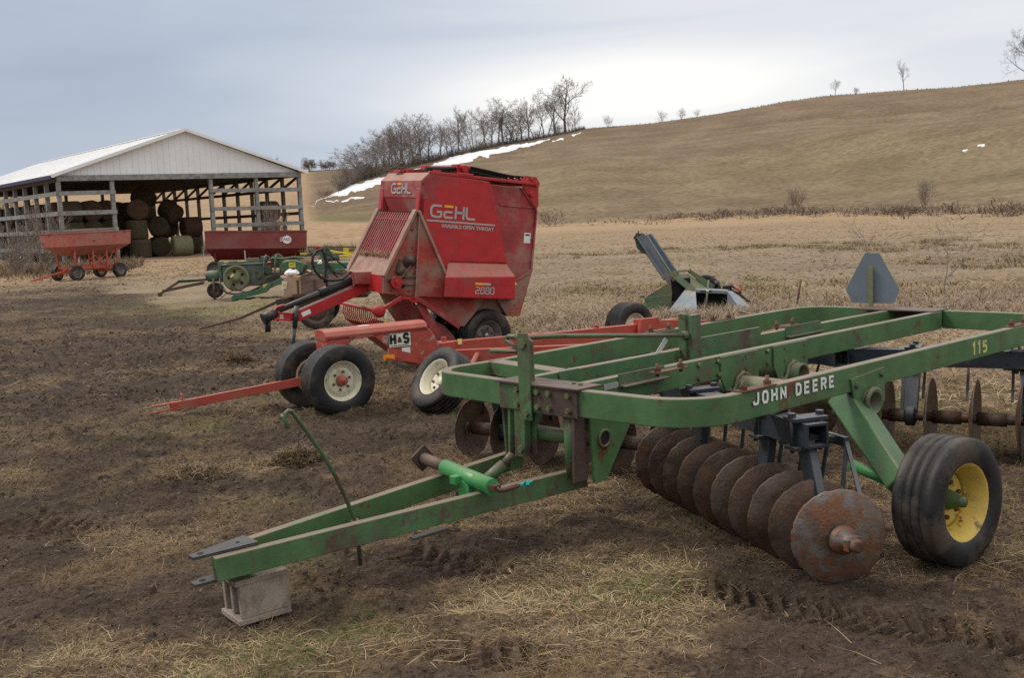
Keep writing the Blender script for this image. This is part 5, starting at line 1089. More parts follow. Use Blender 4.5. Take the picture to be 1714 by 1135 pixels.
# round bales, each one its own thing
def bale_mesh(seed, m_):
    random.seed(seed); r, hl = .68, .62
    prof = [(.001, -hl), (r*.35, -hl-.015), (r*.7, -hl+.01), (r*.93, -hl+.015), (r, -hl+.09), (r*1.005, -hl*.4), (r*.995, 0), (r*1.006, hl*.45), (r, hl-.09), (r*.93, hl-.015), (r*.7, hl-.01), (r*.35, hl+.015), (.001, hl)]
    mm = M().lathe(prof, (0, 0, 0), (0, 0, 1), 40, jag=[random.uniform(-.018, .018) for _ in range(40)])
    o = mm.build('hay_bale', m_); return o
protos = [bale_mesh(1, 'hay'), bale_mesh(2, 'hay'), bale_mesh(3, 'hay_red'), bale_mesh(4, 'hay_green')]
used = set()
def bale(tt, ss, z, kind, ax, label, group=None, rot=None):
    pr_ = protos[kind]
    if kind not in used: used.add(kind); o = pr_
    else: o = pr_.copy(); COL.objects.link(o)
    d = {'t': FX, 's': GX, 'z': Z}.get(ax, None); d = d if d is not None else Vector(ax)
    o.matrix_world = Matrix.Translation(C0+FX*tt+GX*ss+Z*z) @ d.to_track_quat('Z', 'Y').to_matrix().to_4x4() @ Matrix.Rotation(random.random()*6, 4, 'Z')
    tag(o, label, 'hay bale', group); return o
random.seed(11)
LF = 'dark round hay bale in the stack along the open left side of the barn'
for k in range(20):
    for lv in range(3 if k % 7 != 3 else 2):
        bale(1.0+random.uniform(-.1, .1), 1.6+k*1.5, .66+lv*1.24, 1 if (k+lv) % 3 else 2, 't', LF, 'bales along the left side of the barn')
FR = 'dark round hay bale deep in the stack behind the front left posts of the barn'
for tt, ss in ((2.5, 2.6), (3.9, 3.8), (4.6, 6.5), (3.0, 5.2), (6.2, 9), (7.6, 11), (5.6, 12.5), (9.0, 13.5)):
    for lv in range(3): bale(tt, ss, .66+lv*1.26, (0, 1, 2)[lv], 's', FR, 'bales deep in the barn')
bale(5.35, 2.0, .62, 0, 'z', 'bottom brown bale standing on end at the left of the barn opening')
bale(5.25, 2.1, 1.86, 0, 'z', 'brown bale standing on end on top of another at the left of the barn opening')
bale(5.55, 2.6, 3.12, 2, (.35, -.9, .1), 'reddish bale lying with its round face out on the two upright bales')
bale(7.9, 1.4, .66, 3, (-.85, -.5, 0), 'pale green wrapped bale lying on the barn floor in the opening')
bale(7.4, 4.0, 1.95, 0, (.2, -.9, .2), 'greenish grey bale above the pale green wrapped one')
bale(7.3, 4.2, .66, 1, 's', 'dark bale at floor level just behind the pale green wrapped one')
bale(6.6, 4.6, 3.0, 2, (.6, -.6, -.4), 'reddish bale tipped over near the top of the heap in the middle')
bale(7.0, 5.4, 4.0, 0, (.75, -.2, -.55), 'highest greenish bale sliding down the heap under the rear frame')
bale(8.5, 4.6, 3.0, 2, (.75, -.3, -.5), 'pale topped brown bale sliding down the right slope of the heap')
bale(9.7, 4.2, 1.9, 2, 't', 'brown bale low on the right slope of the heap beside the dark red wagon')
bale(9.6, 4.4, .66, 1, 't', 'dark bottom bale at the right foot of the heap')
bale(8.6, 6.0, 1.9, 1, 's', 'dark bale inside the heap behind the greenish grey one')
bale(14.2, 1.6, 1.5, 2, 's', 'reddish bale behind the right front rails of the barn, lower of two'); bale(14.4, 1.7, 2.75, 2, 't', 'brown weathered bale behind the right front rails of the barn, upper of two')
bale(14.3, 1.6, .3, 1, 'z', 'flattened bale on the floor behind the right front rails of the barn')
# ------------------------------------------------------------------ snow along the upper edge of the hill
def snow_patch(pts, n=50, label=None):
    V = []; F = []
    a0 = [p[0] for p in pts]; 
    As = np.linspace(a0[0], a0[-1], n*len(pts))
    lo = np.interp(As, a0, [p[1] for p in pts]); hi = np.interp(As, a0, [p[2] for p in pts])
    for i, a in enumerate(As):
        wob = float(fbm(np.array([a*2.3]), np.array([lo[0]*200]), 91, 3)[0]-.5)*.0060; wob2 = float(fbm(np.array([a*3.7]), np.array([7.7]), 93, 3)[0]-.5)*.0040
        e0, e1 = lo[i]+wob, hi[i]+wob2
        if e1 < e0+.0002: e1 = e0+.0002
        d0, d1 = solveD(a, e0), solveD(a, e1); d1 = max(d1, d0+.5)
        for k in range(5):
            D = d0+(d1-d0)*k/4; x, y = polar(a, D); V.append((x, y, zat(x, y)+(.10 if 0 < k < 4 and 0 < i < len(As)-1 else -.05)))
    for i in range(len(As)-1):
        for k in range(4): b0 = i*5+k; F.append((b0, b0+1, b0+6, b0+5))
    me = bpy.data.meshes.new('snow'); me.from_pydata(V, [], F); me.polygons.foreach_set('use_smooth', [True]*len(F)); me.materials.append(MATS['snow'])
    o = bpy.data.objects.new('snow', me); COL.objects.link(o); o['kind'] = 'structure'; return o
snow_patch([(-9.9, .0170, .0190), (-9.3, .0180, .0225), (-8.5, .0205, .0275), (-7.5, .0245, .0320), (-6.6, .0275, .0355), (-5.6, .0315, .0388), (-4.4, .0360, .0430), (-3.4, .0390, .0478), (-2.4, .0430, .0530), (-1.2, .0480, .0560), (.2, .0530, .0590), (1.4, .0580, .0615), (2.4, .0622, .0634)])
snow_patch([(-8.4, .0160, .0168), (-7.9, .0172, .0186), (-7.2, .0190, .0200)], 12); snow_patch([(-9.2, .0148, .0158), (-8.5, .0152, .0165)], 10)
snow_patch([(2.5, .0610, .0616), (3.1, .0630, .0636)], 8); snow_patch([(3.5, .0655, .0662), (4.0, .0672, .0680)], 8)
snow_patch([(22.3, .0331, .0342), (22.55, .0336, .0352)], 5); snow_patch([(22.95, .0366, .0375), (23.3, .0372, .0386)], 5)

# ------------------------------------------------------------------ bare trees
def tree_segments(seed, height, levels=4, spread=.8, stems=1, low=.28, kids=(8, 6, 5, 4), min_r=.016, upb=.10, lean=0.0, r0=.020):
    rnd = random.Random(seed); trunk = []; crown = []
    def grow(p, d, ln, r, lv):
        n = 5 if lv == 0 else (4 if lv == 1 else 2); pts = [p]
        for i in range(n):
            wob = .07 if lv == 0 else .13
            d = (d+Vector((rnd.gauss(0, wob), rnd.gauss(0, wob), upb*(1 if lv else .4)))).normalized(); p = p+d*ln/n; pts.append(p)
        r1 = max(r*(.30 if lv == 0 else .35), min_r*.7)
        (trunk if lv == 0 else crown).append((pts, max(r, min_r), r1, 6 if lv == 0 else (4 if lv == 1 else 3)))
        if lv >= levels: return
        k = kids[min(lv, len(kids)-1)]; lo = low if lv == 0 else .22
        for i in range(k):
            f = lo+(1-lo)*(i+rnd.random()*.9)/k; f = min(f, .995); j = min(n-1, int(f*n)); q = pts[j].lerp(pts[j+1], f*n-j)
            dd = (pts[j+1]-pts[j]).normalized(); u, v = perp(dd); t = i*2.4+rnd.random()*1.3
            sp_ = spread*rnd.uniform(.65, 1.25)*(1.15-.35*f)
            nd = (dd*math.cos(sp_)+(u*math.cos(t)+v*math.sin(t))*math.sin(sp_)).normalized()
            base_l = .56 if lv == 0 else .58
            grow(q, nd, ln*base_l*(1.1-.5*f)*rnd.uniform(.75, 1.2), r*(1-.6*f)*.55, lv+1)
    for s in range(stems):
        a = rnd.random()*6.283; q = lean if stems == 1 else .18+.22*rnd.random()
        d = Vector((math.cos(a)*q, math.sin(a)*q, 1)).normalized()
        o_ = 0 if stems == 1 else height*.02
        grow(Vector((math.cos(a)*o_, math.sin(a)*o_, -.4)), d, height*.85*(1 if stems == 1 else rnd.uniform(.75, 1.0)), height*r0*(1 if stems == 1 else .6), 0)
    return trunk, crown
def seg_mesh(segs, name, m_, parent):
    mm = M()
    for pts, r0, r1, sg in segs: mm.tube(pts, r0, sg, False, r1)
    return mm.build(name, m_, parent, fix=False)
def make_tree(seed, height, name='bare_tree', m1='bark', m2='twig', **k):
    o = thing(name, 'x', 'tree'); t_, c_ = tree_segments(seed, height, **k)
    zs = max(p.z for s in c_ for p in s[0]); f = height/max(zs, .1)
    for L_ in (t_, c_):
        for s in L_:
            for p_ in s[0]: pass
    t_ = [([p_*f for p_ in s[0]], s[1]*1.0, s[2], s[3]) for s in t_]; c_ = [([p_*f for p_ in s[0]], s[1], s[2], s[3]) for s in c_]
    seg_mesh(t_, 'trunk', m1, o); seg_mesh(c_, 'crown', m2, o); return o
def place(o, a, D, sc, label, cat='tree', group=None, rz=0, first=False, sink=0.0):
    if not first:
        r = o.copy(); COL.objects.link(r)
        for ch in o.children:
            c2 = ch.copy(); COL.objects.link(c2); c2.parent = r
        o = r
    x, y = polar(a, D); o.location = (x, y, zat(x, y)-sink); o.scale = (sc, sc, sc) if not isinstance(sc, tuple) else sc; o.rotation_euler = (0, 0, rz)
    o['label'] = label; o['category'] = cat
    if group: o['group'] = group
    elif 'group' in o: del o['group']
    return o
def azpx(px, py=230):
    v = rayv(px, py); return math.degrees(math.atan2(v.x, v.y))
def crest(a): return float(np.interp(a, AZK, DCK))
T = [make_tree(21, 10, spread=.80, low=.30, lean=.10), make_tree(22, 10, spread=.95, low=.22, kids=(10, 6, 5, 4)), make_tree(37, 10, spread=.75, stems=2, low=.35, kids=(6, 5, 5, 4)), make_tree(24, 10, spread=.9, stems=4, low=.18, kids=(6, 5, 4, 3)), make_tree(58, 10, spread=.60, low=.30, kids=(9, 5, 4, 3))]
usedT = set()
def tr(i, px, top, base, label, group=None, sx=1.0, rz=0.0, dd=-4, D=None, py=230):
    a = azpx(px, (top+base)/2); D = D or crest(a)+dd; hgt = (base-top)/1850*D
    s = hgt/10; o = place(T[i], a, D, (s*sx, s*sx, s), label, 'tree', group, rz, i not in usedT); usedT.add(i); return o
GR = 'bare trees along the snowy hill edge'
# px, top, base in the photograph
tr(0, 944, 130, 226, 'tallest bare tree at the right end of the tree line on the hill edge', GR, 1.42, 1.0)
tr(2, 912, 152, 232, 'leaning many-stemmed bare tree just left of the tallest one on the hill edge', GR, 1.22, 2.2)
tr(4, 884, 163, 236, 'slim bare tree in the thin gap part of the tree line near its right end', GR, 1.01, .4)
tr(1, 840, 168, 246, 'broad round bare tree third largest toward the right part of the tree line', GR, 1.35, 4.0)
tr(4, 812, 180, 250, 'slender bare tree between the two broad crowns on the right half of the tree line', GR, 1.08, 2.0)
tr(2, 790, 186, 256, 'two-stemmed bare tree right of the dense tall one in mid tree line', GR, 1.08, .3)
tr(0, 766, 180, 262, 'dense tall bare tree in the middle of the tree line, above the baler roof', GR, 0.94, 3.1)
tr(4, 735, 200, 268, 'small pointed bare tree in mid tree line, left of the baler roof rollers', GR, 1.08, 5.0)
tr(1, 702, 190, 276, 'rounded tall bare tree in the left half of the tree line', GR, 1.15, 1.3)
tr(3, 660, 204, 284, 'wide spreading bare tree in the left half of the tree line', GR, 1.28, 2.6)
tr(1, 640, 212, 288, 'dark bare tree beside the wide spreading one near the left end of the tree line', GR, 1.22, .2)
tr(3, 610, 232, 296, 'low bushy bare tree ending the tree line on the left', GR, 2.03, 4.4)
tr(2, 680, 215, 280, 'thin bare tree between the rounded and the wide crowns of the left half', GR, 1.22, 5.5)
tr(3, 860, 195, 243, 'low bare thicket tree under the broad crown on the right half of the tree line', GR, 1.62, 1.1)
tr(4, 962, 178, 224, 'short thin bare tree leaning out at the far right end of the tree line', GR, 1.08, 3.3)
GF = 'grey brown saplings and lesser trees filling the thicket on the snowy hill edge'
for i, px, top, base, rz in ((1, 628, 222, 290, 1.0), (0, 650, 210, 286, 2.0), (2, 672, 200, 282, .4), (1, 690, 198, 278, 3.3), (3, 700, 225, 277, 5.0), (0, 716, 205, 272, 1.7), (2, 726, 215, 270, 4.1), (4, 748, 205, 266, .9), (1, 756, 214, 264, 2.9), (3, 776, 205, 258, 1.1), (2, 800, 200, 252, 3.9), (1, 822, 186, 249, .3), (4, 832, 178, 247, 5.1), (3, 850, 190, 243, 2.2), (0, 872, 175, 238, 4.6), (2, 896, 170, 233, 1.4), (4, 928, 160, 228, 3.0), (3, 955, 190, 224, .6), (1, 600, 238, 299, 2.4), (3, 588, 246, 303, .2), (3, 574, 262, 310, 1.9), (2, 662, 225, 286, 2.7), (3, 636, 240, 291, 3.6), (3, 930, 200, 228, 4.9)):
    tr(i, px, top, base, 'one of the lesser grey bare trees filling the thicket along the snowy hill edge', GF, 1.25, rz, dd=-2-(i*37+px) % 6)
tr(0, 1398, 130, 156, 'small round bare tree alone on the hill crest', None, 1.1, 2.0)
tr(4, 1513, 103, 151, 'narrow bare tree with a thick bare trunk on the hill crest', None, .75, 1.0)
tr(1, 1716, 55, 134, 'large bare tree cut by the right picture edge on the hill crest', None, .9, .5)
tr(0, 65, 251, 282, 'small bare tree above the barn roof at the far left', None, 1.0, .5, D=300)
T.append(make_tree(77, 10, spread=.9, stems=5, low=.15, kids=(8, 6, 4, 3), min_r=.045))
tr(5, 462, 255, 281, 'left bare tree of the far row, above the right slope of the barn roof', None, 1.1, .5, D=332); tr(5, 517, 257, 281, 'darker middle bare tree of the far row right of the barn gable', None, 1.5, 1.5, D=332); tr(5, 549, 263, 281, 'low pale bush of the far row right of the barn gable', None, 2.2, 2.5, D=332); tr(5, 487, 267, 281, 'low bare bush between the two darker trees of the far row', None, 2.0, 3.5, D=332)
tr(3, 1108, 184, 205, 'leftmost little bare bush of the group on the hill crest above the corn picker', None, 1.0, 1.0); tr(3, 1140, 181, 201, 'largest little bare bush in the middle of the group on the crest', None, 1.1, 2.0); tr(3, 1166, 183, 197, 'rightmost little bare bush of the group on the crest', None, 1.1, 3.0)
tr(1, -14, 185, 300, 'bare tree cut by the left picture edge beside the barn', None, 1.0, 3.0, D=95)
SH = make_tree(71, 3, 'bare_shrub', 'twig_red', 'twig_red', levels=2, spread=.6, stems=8, min_r=.010, kids=(6, 5), r0=.010)
SH2 = make_tree(73, 3, 'bare_shrub', 'twig', 'twig', levels=2, spread=.5, stems=10, min_r=.010, kids=(6, 5), r0=.009)
def sh(o, px, py, D, hgt, label, sx=1.0, rz=0.0, first=False, group=None):
    a = azpx(px, py); s = hgt/3; return place(o, a, D, (s*sx, s*sx, s), label, 'shrub', group, rz, first, 0.05)
sh(SH, 1333, 345, 104, 2.6, 'reddish bare shrub at the foot of the hill, left of the triangular sign', 1.0, 0, True)
sh(SH2, 1552, 325, 103, 2.8, 'grey bare shrub at the foot of the hill to the right', .8, 0, True)
sh(SH, 922, 360, 100, 1.8, 'wide low bare shrub in the field edge just right of the red baler', 1.9, 1.0)
sh(SH, 1018, 205, crest(5.3)-6, 3.0, 'small dark shrub on the crest right of the tree line', 1.0, 2.0)
sh(SH2, 1434, 152, crest(17.5)-10, 1.8, 'tiny shrub just below the hill crest right of the round tree', 1.0, 1.0)
sh(SH2, 72, 400, 62, 3.8, 'tall bare shrub in front of the open left side of the barn', .9, 3.0); sh(SH2, 20, 400, 60, 2.6, 'lower bare shrub at the left picture edge before the barn', 1.2, 4.0); sh(SH, 105, 420, 64, 2.2, 'reddish bare shrub between the barn corner and the orange wagon', 1.1, 1.0); sh(SH2, 45, 430, 56, 1.8, 'dense low bare shrub before the barn left of the orange wagon', 1.8, .5)
sh(SH2, 462, 380, 66, 3.4, 'bare shrub behind the dark red wagon at the right front of the barn', .7, 1.5)
sh(SH, 720, 290, crest(azpx(720, 280))-4, 2.4, 'dark undergrowth bush below the tree line behind the baler roof', 2.0, 0); sh(SH2, 570, 310, crest(azpx(570, 280))-4, 2.6, 'tangled bush at the low left tip of the hill', 2.0, 2.0); sh(SH, 545, 325, crest(azpx(545, 280))-4, 1.8, 'low bush at the very tip of the hill beside the snow', 2.0, 4.0); sh(SH2, 620, 290, crest(azpx(620, 280))-4, 2.8, 'tangled bush under the left end of the tree line', 2.0, 1.0)
sh(SH, 610, 290, crest(azpx(610, 280))-4, 3.4, 'dark bush in the undergrowth below the low bushy tree', 1.8, 3.0); sh(SH2, 600, 296, crest(azpx(600, 280))-4, 3.0, 'pale tangled bush in the undergrowth at the left end of the tree line', 1.8, 5.0)
sh(SH2, 645, 270, crest(azpx(645, 280))-4, 3.0, 'pale bush in the undergrowth below the wide spreading tree', 2.0, 4.0); sh(SH, 670, 270, crest(azpx(670, 280))-4, 3.0, 'dark bush in the undergrowth just left of the baler', 2.0, 2.2)
sh(SH, 585, 300, crest(azpx(585, 280))-4, 2.4, 'reddish bush in the undergrowth above the lower snow streak', 1.8, 1.2); sh(SH2, 690, 262, crest(azpx(690, 280))-4, 2.8, 'grey bush in the undergrowth above the baler hood', 2.0, 3.2); sh(SH, 900, 222, 248, 2.4, 'small dark bush under the leaning tree', 1.8, .2); sh(SH2, 935, 216, 252, 2.6, 'small grey bush at the foot of the tallest tree', 1.6, .9); sh(SH, 810, 245, 228, 2.6, 'dark bush in the undergrowth right of the dense tall tree', 2.2, .5)
SP = make_tree(91, 2.0, 'sapling', 'bark_pale', 'bark_pale', levels=2, spread=.75, min_r=.0035, kids=(9, 4), low=.3, r0=.009)
for ch in SP.children: pass
place(SP, azpx(1579, 500), 21.5, (1.0, 1.0, .72), 'thin grey bare sapling in the dry field right of the triangular sign', 'sapling', None, 0, True)
place(SP, azpx(1470, 440), 26, (.9, .9, .78), 'faint thin sapling just behind the triangular sign', 'sapling', None, 2.0)

# ------------------------------------------------------------------ grass, straw, stubble and brush
rg = np.random.default_rng(12)
def blades(name, x, y, length, width, tilt, cols, z=None, curl=.4, azim=None, sink=.006):
    n = len(x); z = gz(x, y) if z is None else z
    th = rg.random(n)*2*np.pi if azim is None else azim
    d = np.stack([np.cos(th)*np.cos(tilt), np.sin(th)*np.cos(tilt), np.sin(tilt)], -1)
    t2 = tilt-curl*(.3+rg.random(n)); th2 = th+rg.normal(0, .5, n)
    d2 = np.stack([np.cos(th2)*np.cos(t2), np.sin(th2)*np.cos(t2), np.sin(t2)], -1)
    sd = np.stack([-np.sin(th), np.cos(th), np.zeros(n)], -1); tw = (rg.random(n)-.5)[:, None]*np.array([0, 0, 1.4]); sd = sd+tw; sd /= np.linalg.norm(sd, axis=1)[:, None]
    p0 = np.stack([x, y, z-sink], -1); L = length[:, None]; Wd = width[:, None]
    p1 = p0+d*L*.5; p2 = p1+d2*L*.5
    p2[:, 2] = np.maximum(p2[:, 2], z+.003)
    V = np.stack([p0-sd*Wd*.5, p0+sd*Wd*.5, p1-sd*Wd*.45, p1+sd*Wd*.45, p2], 1).reshape(-1, 3)
    b = (np.arange(n)*5)[:, None]
    F = np.concatenate([b+np.array([[0, 1, 3]]), b+np.array([[0, 3, 2]]), b+np.array([[2, 3, 4]])], 1).reshape(-1, 3)
    C = np.repeat(cols, 5, 0)
    return np_mesh(name, V, F, 'blades', C, False, 'stuff')
def wedge(n, d0, d1, amax=29.5, power=2.0):
    D = (d0**power+(d1**power-d0**power)*rg.random(n))**(1/power); a = np.radians((rg.random(n)*2-1)*amax)
    return D*np.sin(a), D*np.cos(a), D
STR = np.array([[.36, .28, .165], [.29, .22, .125], [.44, .36, .225], [.22, .155, .088], [.14, .095, .058]])
def straw_cols(n, g=None, dark=0):
    c = STR[rg.choice(5, n, p=[.30, .26, .12, .20, .12])]*(.72+.5*rg.random((n, 1)))
    if g is not None:
        k = rg.random(n) < g; c[k] = np.array([.10, .16, .04])*(.6+.8*rg.random((k.sum(), 1)))
    return c
def bleach(x, y):
    b = (fbm(x/.8+5, y/.8, 151, 3)-.5)*1.6+.12
    for cx, cy, r, a in STRAW: b = b+a*np.exp(-(((x-cx)/r)**2+((y-cy)/(r*.8))**2))
    return np.clip(b, 0, 1)
x, y, D = wedge(360000, 3.5, 10.5, 30, 1.6)
s = strawmask(x, y); keep = rg.random(len(x)) < np.clip(s*1.05-.12, .035, 1); x, y, D, s = x[keep], y[keep], D[keep], s[keep]
n = len(x); g = greenmask(x, y)*.55; bl = bleach(x, y)[:, None]
blades('dead_grass', x, y, (.03+.080*rg.random(n)**2.0)*(.8+.5*s), (.0015+.0019*rg.random(n))*(1+D*.035), np.abs(rg.normal(.12, .28, n))+.0*s, straw_cols(n, g)*(np.array([.50, .44, .40])*(1-bl)+bl)*(.5+.55*np.clip(s, 0, 1))[:, None])
x, y, D = wedge(150000, 10.5, 26, 30, 1.5); s = strawmask(x, y); ml = mudless(x, y); keep = rg.random(len(x)) < np.clip(s*.9-.10+ml*.3, .03, 1); x, y, D, s, ml = x[keep], y[keep], D[keep], s[keep], ml[keep]
n = len(x); blades('dead_grass', x, y, .06+.12*rg.random(n)+.08*ml*rg.random(n), .004+.005*rg.random(n), np.abs(rg.normal(.16, .25, n))+.12*ml*rg.random(n), straw_cols(n, greenmask(x, y)*.7)*(.62+.38*np.maximum(bleach(x, y), ml))[:, None]*(.6+.4*np.clip(s, 0, 1))[:, None]*(1+.15*ml)[:, None]*lerp(np.array([1, 1, 1.14]), np.array([1, 1, 1]), 1-ml[:, None])*lerp(np.array([.78, .70, .66]), np.array([1.12, 1.1, 1.05]), np.clip(fbm(x/1.3, y/1.0, 161, 3)*1.8-.4, 0, 1)[:, None]))
# rotted stems and chaff trodden into the mud; dark tones also paint clod shadows
x, y, D = wedge(260000, 3.5, 14, 30, 1.75); s = strawmask(x, y); keep = (rg.random(len(x)) < .25+.75*fbm(x/.3, y/.3, 131, 3)) & (mudless(x, y) < .6); x, y, D, s = x[keep], y[keep], D[keep], s[keep]; n = len(x)
tone = (.22+1.25*rg.random((n, 1))**1.7)*(.6+.6*np.clip(s, 0, 1))[:, None]
blades('trodden_litter', x, y, .016+.045*rg.random(n)**2, (.0035+.0045*rg.random(n))*(1+D*.05), rg.normal(.10, .30, n), np.array([[.175, .122, .076]])*tone, curl=.5)
x, y, D = wedge(130000, 13, 42, 30, 1.3); keep = (rg.random(len(x)) < .15+.85*fbm(x/.8, y/.5, 133, 3)) & (mudless(x, y) < .6); x, y, D = x[keep], y[keep], D[keep]; n = len(x)
blades('trodden_litter', x, y, .04+.09*rg.random(n), .010+.014*rg.random(n), rg.normal(.10, .30, n), np.array([[.15, .108, .072]])*(.25+1.2*rg.random((n, 1))**1.5), curl=.5)
x, y, D = wedge(60000, 38, 68, 30, 1.2); k = (np.degrees(np.arctan2(x, y)) < -7) & (rg.random(len(x)) < .2+.8*fbm(x/1.5, y/1.0, 135, 3)); x, y, D = x[k], y[k], D[k]; n = len(x)
blades('trodden_litter', x, y, .08+.14*rg.random(n), .02+.025*rg.random(n), rg.normal(.08, .25, n), np.array([[.20, .145, .092]])*(.3+1.2*rg.random((n, 1))**1.3), curl=.4)
x, y, D = wedge(110000, 24, 92, 30, 1.25); k = (mudless(x, y) > .6) & (np.degrees(np.arctan2(x, y)) > -7.5) & (rg.random(len(x)) < (1.05-sstep(30, 95, D)*.7)*(.3+.9*fbm(x/3, y/2, 137, 3))); x, y, D = x[k], y[k], D[k]; n = len(x)
blades('dead_grass', x, y, .09+.16*rg.random(n), .010+.012*rg.random(n)+D*.0002, .02+.25*rg.random(n), np.array([[.255, .195, .128]])*(.72+.45*rg.random((n, 1))), curl=.3)
# tussocks in the dry field
tx, ty, tD = wedge(2000, 15, 64, 30, 1.7); k = (mudless(tx, ty) > .75) & (fbm(tx/5, ty/5, 101, 3) > .47) & (tD < 34+fbm(tx/6, ty/6, 55, 2)*26); tx, ty, tD = tx[k], ty[k], tD[k]
k = np.degrees(np.arctan2(tx, ty)) > -2; tx, ty, tD = tx[k], ty[k], tD[k]
per = 46; r = np.repeat(.10+.28*rg.random(len(tx)), per); x = np.repeat(tx, per)+rg.normal(0, 1, len(tx)*per)*r*1.2; y = np.repeat(ty, per)+rg.normal(0, 1, len(tx)*per)*r
n = len(x); tone = np.repeat(.75+.45*rg.random(len(tx)), per)[:, None]; cc = np.array([.215, .170, .095])*tone*(.75+.5*rg.random((n, 1))); grn = np.repeat(rg.random(len(tx)) < .25, per); cc[grn] = cc[grn]*np.array([.72, .80, .55])
blades('grass_tussocks', x, y, .10+.17*rg.random(n), .010+.012*rg.random(n), .5+.7*rg.random(n), cc, curl=.7)
# matted rough grass round the corn picker and behind the chassis
x = np.concatenate([rg.normal(3.2, 1.5, 9000), rg.normal(2.9, .5, 3500), rg.normal(5.5, 2.2, 8000)]); y = np.concatenate([rg.normal(18.3, .9, 9000), rg.normal(17.7, .35, 3500), rg.normal(18.0, 1.2, 8000)])
n = len(x); blades('dead_grass', x, y, .15+.28*rg.random(n), .005+.006*rg.random(n), .25+.8*rg.random(n), np.array([.33, .26, .19])*(.55+.65*rg.random((n, 1))), curl=.9)
# brush line at the foot of the hill
xs, ys, cs, ls = [], [], [], []
for a in np.linspace(-1.0, 31, 1500):
    wgt = (sstep(4, 13, a)*.9+.12)*(-.25+1.7*float(fbm(np.array([a*2.2]), np.array([3.3]), 141, 3)[0]))
    if rg.random() > wgt: continue
    m_ = 9; D0 = float(np.interp(a, AZK, DFK))-1.0+rg.normal(1.5, 3.0); x0, y0 = polar(a, D0)
    xs.append(x0+rg.normal(0, .35, m_)); ys.append(y0+rg.normal(0, .35, m_)); ls.append((.35+1.1*rg.random(m_))*(.35+.65*min(wgt, 1))); cs.append(np.tile(np.array([.19, .145, .112]), (m_, 1))*(.55+.75*rg.random((m_, 1))))
x, y, l_, c_ = np.concatenate(xs), np.concatenate(ys), np.concatenate(ls), np.concatenate(cs); n = len(x)
blades('brush', x, y, l_, .035+.035*rg.random(n), .15+1.0*rg.random(n), c_, curl=.9)
# weeds on the skyline
a = rg.uniform(3, 31, 1300); D = np.interp(a, AZK, DCK)-rg.random(1300)*3; x = D*np.sin(np.radians(a)); y = D*np.cos(np.radians(a)); n = len(x)
blades('crest_weeds', x, y, .15+.45*rg.random(n)**3, .06+.08*rg.random(n), .5+.9*rg.random(n), np.array([.13, .10, .075])*(.7+.5*rg.random((n, 1))), curl=.4)
# undergrowth along the hill edge, under the trees
a = rg.uniform(-8.5, 4.2, 9000); Dc = np.interp(a, AZK, DCK); D = Dc+1-rg.random(9000)*4-rg.random(9000)**2*4*sstep(5.5, -6, a); x = D*np.sin(np.radians(a)); y = D*np.cos(np.radians(a)); n = len(x)
blades('undergrowth', x, y, (.5+2.0*rg.random(n)**1.6)*(.55+.45*sstep(4, -3, a)), .03+.035*rg.random(n), .7+.8*rg.random(n), np.array([.165, .132, .112])*(.5+.8*rg.random((n, 1))), curl=.5)
# weeds before the barn
x = rg.uniform(-34, -17.5, 9000); y = 56+rg.normal(0, 4.5, 9000); k = (x/y < -.33); x, y = x[k], y[k]; n = len(x)
blades('weeds', x, y, .2+.55*rg.random(n), .02+.02*rg.random(n), .5+.9*rg.random(n), np.array([.19, .14, .095])*(.5+.8*rg.random((n, 1))), curl=.6)
x = np.concatenate([rg.normal(-9.7, 1.2, 1500)]); y = rg.normal(58, 1.2, 1500); blades('weeds', x, y, .3+.6*rg.random(1500), .03+.02*rg.random(1500), .8+.6*rg.random(1500), np.array([.2, .14, .09])*(.5+.8*rg.random((1500, 1))), curl=.5)
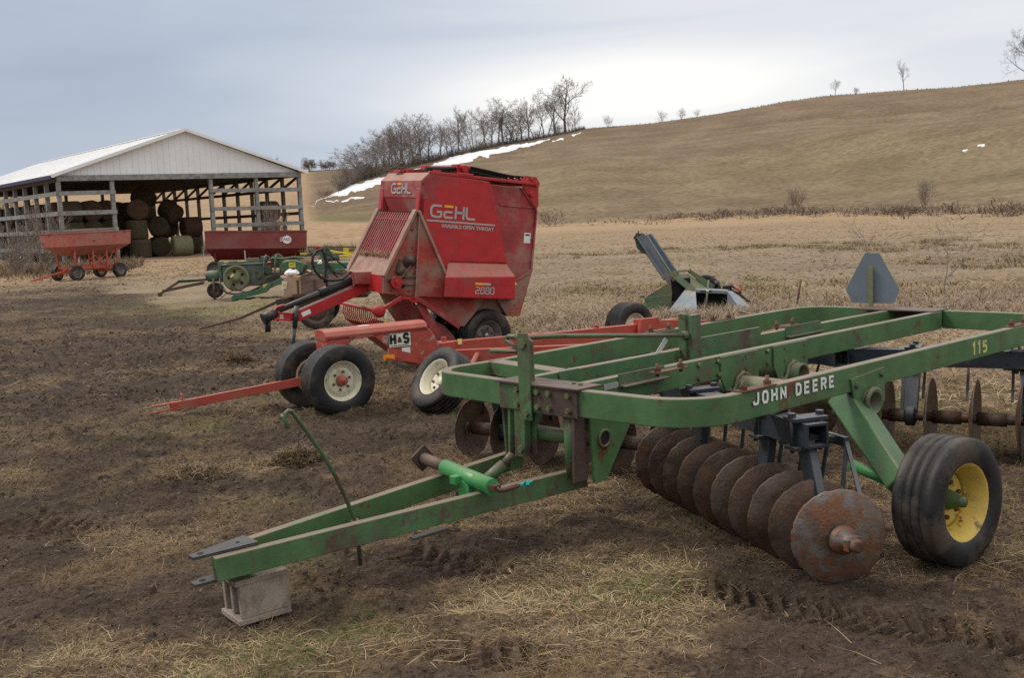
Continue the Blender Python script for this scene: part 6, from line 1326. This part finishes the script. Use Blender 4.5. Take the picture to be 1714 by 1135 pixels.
# long loose straws
x = np.concatenate([rg.normal(-.10, .17, 130), rg.normal(-.75, .30, 90), rg.normal(-2.6, .3, 40), rg.normal(.5, 1.2, 40)]); y = np.concatenate([rg.normal(5.17, .09, 130), rg.normal(4.75, .22, 90), rg.normal(6.55, .15, 40), rg.normal(6.0, 1.0, 40)]); n = len(x)
blades('straw_stalks', x, y, .08+.24*rg.random(n)**2, .0018+.0018*rg.random(n), np.abs(rg.normal(.03, .07, n)), np.array([.42, .33, .21])*(.6+.5*rg.random((n, 1))), z=gz(x, y)+.012, curl=.06)
# dark clods of dung and mud
x, y, D = wedge(15000, 3.8, 22, 29, 1.6); k = (strawmask(x, y) < .75) & (mudless(x, y) < .3) & (rg.random(len(x)) < fbm(x/.6, y/.6, 171, 3)*1.5-.25); x, y, D = x[k], y[k], D[k]; z = gz(x, y)
mm = M(); rc = random.Random(5)
for i in range(len(x)):
    r = .006+.026*rc.random()**3+.0007*D[i]; n_ = 5; t0 = rc.random()*6
    ring_ = [Vector((math.cos(t0+6.283*j/n_)*r*rc.uniform(.6, 1.4), math.sin(t0+6.283*j/n_)*r*rc.uniform(.6, 1.4), -.3*r)) for j in range(n_)]
    top = [v*rc.uniform(.35, .8)+Vector((0, 0, r*rc.uniform(.4, 1.0))) for v in ring_]; o_ = Vector((x[i], y[i], z[i]))
    mm.add([o_+v for v in ring_+top], [(j, (j+1) % n_, n_+(j+1) % n_, n_+j) for j in range(n_)]+[tuple(range(n_, 2*n_))], False)
o = mm.build('mud_clods', 'clod', None, fix=False); o['kind'] = 'stuff'
# two lumps of matted hay
def lump(cx, cy, r, hgt, label):
    n = 1500; t = rg.random(n)*6.283; q = np.sqrt(rg.random(n))*r; x = cx+q*np.cos(t); y = cy+q*np.sin(t)*.7; z = gz(x, y)+hgt*(1-(q/r)**2)*rg.random(n)
    o = blades('hay_clump', x, y, .05+.10*rg.random(n), .004+.004*rg.random(n), rg.normal(.2, .5, n), np.array([.17, .125, .078])*(.4+1.1*rg.random((n, 1))), z=z, curl=.5); del o['kind']; tag(o, label, 'hay clump'); return o
lump(-1.77, 8.70, .22, .14, 'dark matted clump of hay on the mud near the bent green rod'); lump(-2.48, 8.35, .30, .07, 'flattened tan clump of hay on the mud left of the bent green rod')
lump(-3.9, 15.4, .25, .15, 'small dark clump of dung on the far mud left of the cream wheels')
